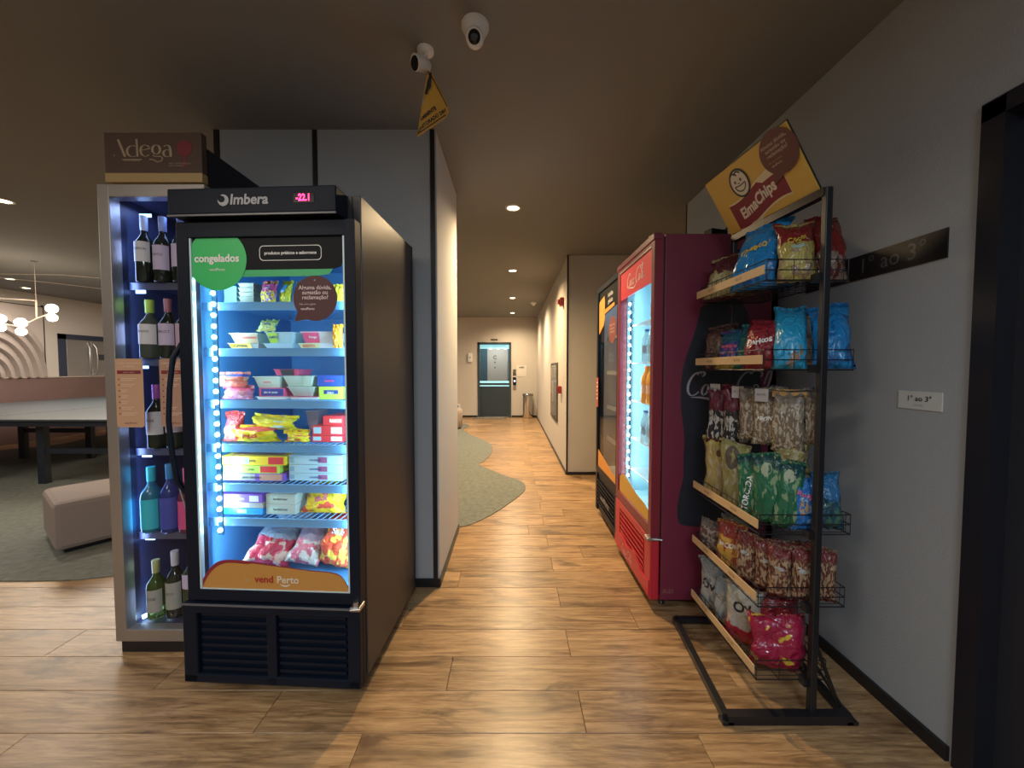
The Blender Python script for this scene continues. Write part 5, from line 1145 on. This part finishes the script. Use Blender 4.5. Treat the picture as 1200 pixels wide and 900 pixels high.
redy = W_('s_redyellow', (0.30, 0.015, 0.05), (0.30, 0.012, 0.05), (0.60, 0.42, 0.05), 0.9, -1, 3.5, 0.60, rough=0.14)
ligb = W_('s_lightblue', (0.02, 0.26, 0.50), (0.02, 0.32, 0.58), (0.30, 0.22, 0.16), 0.86, -1, 3, 0.62)
tealb = W_('s_teal', (0.015, 0.12, 0.16), (0.015, 0.14, 0.14), (0.03, 0.26, 0.16), 0.8, -1, 5, 0.56)
stick = W_('s_stick', (0.16, 0.03, 0.03), (0.13, 0.04, 0.03), (0.40, 0.28, 0.17), 0.78, 0.06, 9, 0.50)
bacon = W_('s_bacon', (0.26, 0.04, 0.03), (0.55, 0.32, 0.06), (0.34, 0.07, 0.04), 0.70, -1, 5, 0.55)
greyw = W_('s_greywhite', (0.24, 0.28, 0.30), (0.36, 0.38, 0.36), (0.18, 0.22, 0.24), 0.7, -1, 4, 0.56)
whred = W_('s_whitered', (0.40, 0.40, 0.34), (0.40, 0.38, 0.34), (0.34, 0.02, 0.04), 0.6, 0.30, 2.5, 0.60, bot=(0.32, 0.015, 0.03))
ruf = W_('s_bluefood', (0.02, 0.16, 0.50), (0.02, 0.16, 0.50), (0.25, 0.42, 0.62), 0.75, -1, 6, 0.58)
YI = mat('ink_yellow', (0.62, 0.45, 0.05), 0.5); PI_ = mat('ink_pink', (0.60, 0.12, 0.18), 0.5); KI = INK_K
def sb(g, label, x, y_, z, w, h, t_, rz, m, **k):
    return bag('snack_bag', label, 'snack bag', x, y_, z + 0.004, w, h, t_, R(rz), m, SG[g], **k)
# basket 1 (wires at z 1.645)
z = 1.645
sb(0, 'gold and dark purple snack bag at the far end of the top basket', 0.990, 1.835, z, 0.17, 0.20, 0.05, -62, gold, lean=0.25)
sb(0, 'dark purple bag behind the gold bag in the top basket', 1.08, 1.82, z, 0.16, 0.23, 0.05, -65, darkb, lean=0.2)
sb(0, 'bright blue snack bag with a yellow outlined word in the top basket', 1.005, 1.615, z, 0.20, 0.275, 0.06, -62, blueb, txt='Cheetos', tm=YI, ts=0.038, tv=0.62, tilt=R(18), lean=0.35)
sb(0, 'dark blue snack bag behind the bright blue one in the top basket', 1.095, 1.60, z, 0.17, 0.255, 0.05, -62, W_('s_navy', (0.01, 0.03, 0.09), (0.01, 0.05, 0.13), (0.02, 0.08, 0.16), 0.9, -1, 4, 0.6), lean=0.3)
sb(0, 'yellow and brown snack bag standing behind the near wires of the top basket', 1.085, 1.475, z, 0.135, 0.235, 0.05, -22, yred, txt='Cocos', tm=YI, ts=0.030, tv=0.72, tilt=R(16), lean=0.3, badge=(mat('badge_mint', (0.35, 0.5, 0.42), 0.5), 0.0, -0.035, 0.030, 0.008))
sb(0, 'red topped snack bag at the wall end of the top basket', 1.215, 1.478, z, 0.125, 0.26, 0.05, -8, W_('s_redtop', (0.16, 0.015, 0.015), (0.24, 0.18, 0.14), (0.14, 0.03, 0.03), 0.40, -1, 6, 0.55), lean=0.3, badge=(mat('badge_orange', (0.42, 0.22, 0.06), 0.5), 0.0, 0.06, 0.022, 0.016))
# basket 2
z = 1.315
sb(1, 'brown see-through bag at the far end of the second basket', 0.995, 1.855, z, 0.15, 0.20, 0.05, -60, darkb, lean=0.1)
sb(1, 'multicoloured navy snack bag in the second basket', 0.985, 1.745, z, 0.12, 0.165, 0.05, -60, multi, lean=0.3, txt='Fandangos', tm=PI_, ts=0.020, tv=0.62)
sb(1, 'teal green snack bag between the navy and red bags in the second basket', 1.02, 1.665, z, 0.13, 0.185, 0.045, -62, tealb, lean=0.35)
sb(1, 'red snack bag with white lettering in the second basket', 1.005, 1.565, z, 0.135, 0.195, 0.05, -55, redb, txt='Doritos', ts=0.034, tv=0.58, tilt=R(10), lean=0.35)
sb(1, 'dark maroon bag behind the red one in the second basket', 1.085, 1.60, z, 0.13, 0.20, 0.045, -50, maro, lean=0.2)
sb(1, 'light blue snack bag with silver edge behind the near wires of the second basket', 1.062, 1.470, z, 0.115, 0.245, 0.055, -34, ligb, lean=0.6)
sb(1, 'brown and grey crumpled bag left of the near post in the second basket', 1.132, 1.505, z, 0.10, 0.20, 0.045, -18, W_('s_greybrown', (0.20, 0.19, 0.17), (0.12, 0.08, 0.06), (0.22, 0.18, 0.13), 0.7, 0.12, 6, 0.55, bot=(0.30, 0.20, 0.10)), lean=0.35)
sb(1, 'large blue snack bag right of the near post in the second basket', 1.215, 1.462, z, 0.14, 0.25, 0.055, -30, blueb, lean=0.6)
# hanging row
for k, (x, y_, m, l, h, w) in enumerate(((1.005, 1.845, pop, 'maroon topped popcorn bag hanging farthest on the rod', 0.27, 0.12), (1.018, 1.745, pop, 'second popcorn bag hanging on the rod', 0.26, 0.11),
        (1.040, 1.655, silv, 'shiny nut bag hanging third on the rod', 0.22, 0.11), (1.055, 1.575, silv, 'shiny nut bag with white lettering hanging on the rod', 0.225, 0.12), (1.082, 1.495, silv, 'nut bag with an orange top hanging near the front post', 0.235, 0.115), (1.150, 1.462, silv, 'narrow nut bag hanging just left of the front post', 0.20, 0.07))):
    o = sb(2, l, x, y_, 1.225 - h, w, h, 0.045, -42 if k < 5 else -25, m, txt='APONTI' if k == 3 else None, ts=0.022, tv=0.5, crumple=1.3)
    obj('hook', MB().tube([(0, 0.0, h + 0.006), (0, -0.004, h + 0.014), (0, 0.004, h + 0.020)], 0.002, 5), WIRE, o)
    if k == 4:
        obj('orange_header', MB().box(-0.055, 0.055, -0.004, 0.004, h - 0.02, h + 0.010), mat('header_orange', (0.42, 0.24, 0.07), 0.45), o)
sb(2, 'olive crumpled bag just below the hanging nut bags', 1.100, 1.500, 0.905, 0.13, 0.12, 0.05, -30, oliv, crumple=1.5)
# basket 3
z = 0.695
sb(3, 'yellow snack bag with a small brown badge at the far end of the third basket', 0.998, 1.84, z, 0.15, 0.275, 0.055, -55, W_('s_yellow', (0.46, 0.36, 0.08), (0.42, 0.33, 0.12), (0.44, 0.40, 0.28), 0.9, -1, 6, 0.56), badge=(mat('badge_brown', (0.10, 0.03, 0.02), 0.5), 0.02, 0.05, 0.016, 0.016))
sb(3, 'olive green snack bag with a dark patch in the third basket', 1.000, 1.705, z, 0.14, 0.285, 0.055, -55, oliv, badge=(mat('badge_dark', (0.09, 0.07, 0.05), 0.5), 0.0, 0.05, 0.034, 0.05))
sb(3, 'narrow green bag with white vertical lettering in the third basket', 1.005, 1.605, z, 0.10, 0.25, 0.045, -50, gren, txt='TORCIDA', ts=0.034, tv=0.40, tilt=R(80))
sb(3, 'green snack bag with pale discs, second from the near end of the third basket', 1.035, 1.525, z, 0.12, 0.27, 0.05, -42, gren, badge=(mat('badge_pale', (0.34, 0.40, 0.28), 0.5), -0.01, 0.05, 0.022, 0.025))
sb(3, 'dark green snack bag beside the blue one in the third basket', 1.075, 1.475, z, 0.11, 0.25, 0.045, -32, gren, badge=(_m['badge_pale'], 0.0, 0.05, 0.020, 0.024))
sb(3, 'blue snack bag with red lettering left of the near post in the third basket', 1.118, 1.452, z, 0.10, 0.20, 0.04, -12, ruf, txt='Ruffles', tm=PI_, ts=0.026, tv=0.70, tilt=R(-20), badge=(mat('badge_food', (0.45, 0.28, 0.14), 0.5), -0.012, -0.045, 0.018, 0.03))
sb(3, 'blue and green bag right of the near post in the third basket', 1.228, 1.468, z, 0.11, 0.205, 0.045, -12, W_('s_bluegreen', (0.03, 0.16, 0.36), (0.02, 0.08, 0.12), (0.06, 0.16, 0.12), 0.55, -1, 5, 0.55), lean=0.2)
# basket 4
z = 0.415
sb(4, 'brown and silver bag at the far end of the fourth basket', 0.985, 1.86, z, 0.13, 0.15, 0.05, -58, W_('s_brsilv', (0.14, 0.12, 0.11), (0.12, 0.07, 0.06), (0.30, 0.27, 0.24), 0.85, -1, 7, 0.52))
sb(4, 'red and golden snack bag in the fourth basket', 0.992, 1.705, z, 0.135, 0.20, 0.05, -55, bacon, txt='BACON', ts=0.028, tv=0.55)
sb(4, 'greenish grey bag behind the golden bag in the fourth basket', 1.06, 1.79, z, 0.12, 0.20, 0.045, -50, W_('s_gg', (0.12, 0.16, 0.12), (0.16, 0.14, 0.12), (0.22, 0.20, 0.17), 0.8, -1, 6, 0.55))
for k, (x, y_, w, l) in enumerate(((1.000, 1.608, 0.085, 'first'), (1.040, 1.545, 0.085, 'second'), (1.055, 1.485, 0.085, 'third'), (1.115, 1.525, 0.08, 'fourth'), (1.125, 1.462, 0.08, 'fifth'), (1.175, 1.500, 0.075, 'sixth'))):
    sb(4, 'brown biscuit bag, %s from the golden bag in the fourth basket' % l, x, y_, z, w, 0.20, 0.042, -42 + k * 4, stick, badge=(mat('badge_silver', (0.36, 0.38, 0.36), 0.4), 0.0, 0.0, 0.018, 0.008))
sb(4, 'small brown biscuit bag right of the near post in the fourth basket', 1.215, 1.455, z, 0.07, 0.20, 0.04, -20, stick)
# basket 5
z = 0.130
sb(5, 'grey white bag with dark letters at the far end of the lowest basket', 0.985, 1.845, z, 0.14, 0.245, 0.055, -60, greyw, txt='Ov', tm=KI, ts=0.06, tv=0.55)
sb(5, 'pale crumpled bag, second from the far end of the lowest basket', 0.995, 1.735, z, 0.12, 0.21, 0.05, -55, greyw, crumple=1.5)
sb(5, 'white and red bag with dark letters in the lowest basket', 1.000, 1.615, z, 0.155, 0.245, 0.055, -45, whred, txt='Ov', tm=KI, ts=0.06, tv=0.70, tilt=R(15))
sb(5, 'small red bag behind the white and red one in the lowest basket', 1.075, 1.66, z, 0.13, 0.24, 0.05, -45, redb)
sb(5, 'large shiny red bag with yellow print at the near end of the lowest basket', 1.045, 1.475, z, 0.20, 0.21, 0.06, -18, redy, crumple=2.0)
sb(5, 'dark red bag behind the shiny red bag in the lowest basket', 1.10, 1.565, z, 0.17, 0.24, 0.055, -25, redb, crumple=1.6)

# ------------------------------------------------------------------ lounge on the left
PK = mat('rose_wood', (0.17, 0.105, 0.095), 0.55, var=0.15, vscale=3)
ws = struct('wainscot_left', MB().box(XL, XL + 0.06, -3.0, YF, 0, 1.15), PK)
obj('top_cap', MB().box(XL, XL + 0.075, -3.0, YF, 1.15, 1.17), mat('cap_pale', (0.45, 0.36, 0.30), 0.5), ws)
# arch relief panel on the left wall (local x runs along +y of the room, front to +x)
t = thing('relief_panel', 'pale wall panel of concentric raised arches on the left wall', 'panel', (XL + 0.003, 6.36, 0), R(90))
AR = mat('arch_plaster', (0.50, 0.43, 0.39), 0.8)
obj('backing', MB().box(-0.95, 0.86, -0.03, 0.0, 1.17, 2.46), AR, t)
for k in range(7):
    r0, r1 = 0.94 - k * 0.13, 0.94 - (k + 1) * 0.13
    pts_o = [(x, z) for x, z in arc(0, 1.17, r0, r0 * 1.30, 0, 180, 30)]
    pts_i = [(x, z) for x, z in arc(0, 1.17, max(r1, 0.01), max(r1, 0.01) * 1.30, 0, 180, 30)]
    pts_o = [(min(x, 0.855), z) for x, z in pts_o]
    dph = 0.03 + 0.022 * (k + 1)
    m_ = MB(); n = 31
    vs = [(x, -0.03, z) for x, z in pts_o] + [(x, -0.036, z) for x, z in pts_o] + [(x, -0.13, z) for x, z in pts_i] + [(x, -0.03, z) for x, z in pts_i]
    fs = []
    for i in range(n - 1):
        for q in range(3): fs.append((q * n + i, q * n + i + 1, (q + 1) * n + i + 1, (q + 1) * n + i))
    obj('arch', m_.add(vs, fs), AR, t)
obj('dark_joint', MB().box(0.86, 0.885, -0.02, 0.0, 1.17, 2.50).box(-0.95, 0.885, -0.022, 0.0, 2.46, 2.475), BLACK, t)
# fridge niche in the left wall
t = thing('refrigerator', 'stainless two door refrigerator in a dark framed niche on the left wall', 'refrigerator', (XL + 0.003, 8.02, 0), R(90))
ST = mat('fridge_steel', (0.50, 0.50, 0.52), 0.35, 0.85)
obj('surround', MB().box(-0.56, -0.44, -0.03, 0.0, 1.17, 2.0).box(-0.56, 0.70, -0.03, 0.0, 1.90, 2.0), mat('niche_navy', (0.03, 0.04, 0.07), 0.5), t)
obj('door', MB().box(-0.44, -0.004, -0.028, 0.0, 1.17, 1.90, 0.006), ST, t)
obj('door', MB().box(0.004, 0.52, -0.028, 0.0, 1.17, 1.90, 0.006), ST, t)
for hx in (-0.05, 0.05):
    obj('handle', MB().tube([(hx, -0.03, 1.84), (hx * 1.3, -0.075, 1.74), (hx * 1.5, -0.085, 1.5), (hx * 1.3, -0.075, 1.27), (hx, -0.03, 1.19)], 0.013, 8), GREYM, t)
obj('dispenser', MB().box(0.14, 0.40, -0.034, -0.028, 1.50, 1.62), DGREY, t)
# games tables
TT = mat('table_grey_blue', (0.075, 0.09, 0.10), 0.42, var=0.10, vscale=2)
TB = mat('table_navy', (0.016, 0.022, 0.035), 0.45)
def games_table(label, x0, x1, y0, y1, legs, bars):
    t = thing('games_table', label, 'table', ((x0 + x1) / 2, (y0 + y1) / 2, 0.006))
    cx_, cy_ = (x0 + x1) / 2, (y0 + y1) / 2
    obj('table_top', MB().box(x0 - cx_, x1 - cx_, y0 - cy_, y1 - cy_, 0.735, 0.755, 0.003), TT, t)
    obj('apron', MB().box(x0 - cx_ + 0.02, x1 - cx_ - 0.02, y0 - cy_ + 0.02, y0 - cy_ + 0.05, 0.675, 0.735).box(x0 - cx_ + 0.02, x1 - cx_ - 0.02, y1 - cy_ - 0.05, y1 - cy_ - 0.02, 0.675, 0.735).box(x0 - cx_ + 0.02, x0 - cx_ + 0.05, y0 - cy_ + 0.02, y1 - cy_ - 0.02, 0.675, 0.735).box(x1 - cx_ - 0.05, x1 - cx_ - 0.02, y0 - cy_ + 0.02, y1 - cy_ - 0.02, 0.675, 0.735), TB, t)
    for lx, ly in legs:
        obj('leg', MB().bar((lx - cx_, ly - cy_, 0.0), (lx - cx_, ly - cy_, 0.70), 0.085, 0.06), TB, t)
    for a_, b_ in bars:
        obj('cross_bar', MB().bar((a_[0] - cx_, a_[1] - cy_, a_[2]), (b_[0] - cx_, b_[1] - cy_, b_[2]), 0.04, 0.06), TB, t)
    return t
games_table('grey topped games table nearest the wine cooler with navy legs', -6.02, -4.30, 4.20, 7.6, [(-5.36, 4.36), (-4.45, 4.36), (-5.9, 7.3), (-4.45, 7.3)], [((-5.36, 4.36, 0.375), (-4.45, 4.36, 0.375))])
games_table('grey topped games table at the left edge in front of the left wall', -8.30, -6.05, 4.20, 7.75, [(-6.12, 4.36), (-7.17, 5.6), (-6.19, 5.6), (-8.1, 4.36), (-7.9, 7.5)], [((-7.17, 5.6, 0.41), (-6.19, 5.6, 0.41))])
# ottoman
t = thing('ottoman', 'blush upholstered bench ottoman standing left of the wine cooler', 'ottoman', (-3.18, 2.62, 0.006), R(55))
OT = mat('ottoman_fabric', (0.30, 0.245, 0.22), 0.9, bump=0.4, bscale=180)
obj('cushion', MB().box(0, 1.05, 0, 0.62, 0.03, 0.375, 0.035), OT, t)
obj('base', MB().box(0.05, 1.0, 0.05, 0.57, 0.0, 0.03), BLACK, t)
# pendant of paired globes
t = thing('pendant_lamp', 'branching pendant lamp with pairs of glowing globes at the left edge', 'lamp', (-6.2, 5.0, CEILZ))
GL = mat('globe_glow', (1, 0.9, 0.75), 0.4, emit=9, ecol=(1.0, 0.84, 0.62))
RODM = mat('rod_cream', (0.55, 0.47, 0.40), 0.4)
obj('ceiling_rose', MB().lathe([(0.03, 0), (0.03, -0.01)], 20, c=(0.05, 0, 0)), CEIL, t)
obj('stem', MB().tube([(0.05, 0, -0.01), (0.05, 0, -0.50)], 0.003, 6), RODM, t)
obj('top_rod', MB().tube([(0.05, 0, -0.50), (-0.75, 0, -0.45)], 0.008, 8), RODM, t)
obj('branch', MB().tube([(0.05, 0, -0.50), (0.05, 0, -0.73), (-0.16, 0, -0.84), (-0.45, 0, -0.79)], 0.009, 8).tube([(0.05, 0, -0.73), (0.25, 0, -0.66)], 0.009, 8), RODM, t)
for gx, gz in ((0.25, -0.66), (-0.16, -0.84), (-0.43, -0.79), (-0.75, -0.70)):
    for s_, rr in ((0.055, 0.058), (-0.060, 0.050)):
        obj('globe', MB().lathe([(rr * math.sin(PI * i / 10) + 0.0005, -rr * math.cos(PI * i / 10)) for i in range(11)], 18, c=(gx, 0, gz + s_), cap=False), GL, t)
l = bpy.data.lights.new('pendant_glow', 'POINT'); l.energy = 12; l.color = (1.0, 0.84, 0.62); l.shadow_soft_size = 0.25
o = bpy.data.objects.new('pendant_glow', l); COL.objects.link(o); o.parent = t; o.location = (0.0, -0.25, -0.75)
# thin light line in the lounge ceiling
tr = struct('trim_1', MB().tube([(-8.0, 5.6, CEILZ - 0.004), (-7.4, 6.2, CEILZ - 0.004), (-6.9, 6.9, CEILZ - 0.004), (-6.4, 7.1, CEILZ - 0.004), (-5.6, 7.2, CEILZ - 0.004)], 0.008, 6).tube([(-8.0, 5.6, CEILZ - 0.004), (-6.6, 5.7, CEILZ - 0.004), (-6.1, 6.0, CEILZ - 0.004), (-5.4, 6.9, CEILZ - 0.004)], 0.006, 6), mat('trim_pale', (0.6, 0.5, 0.4), 0.5))
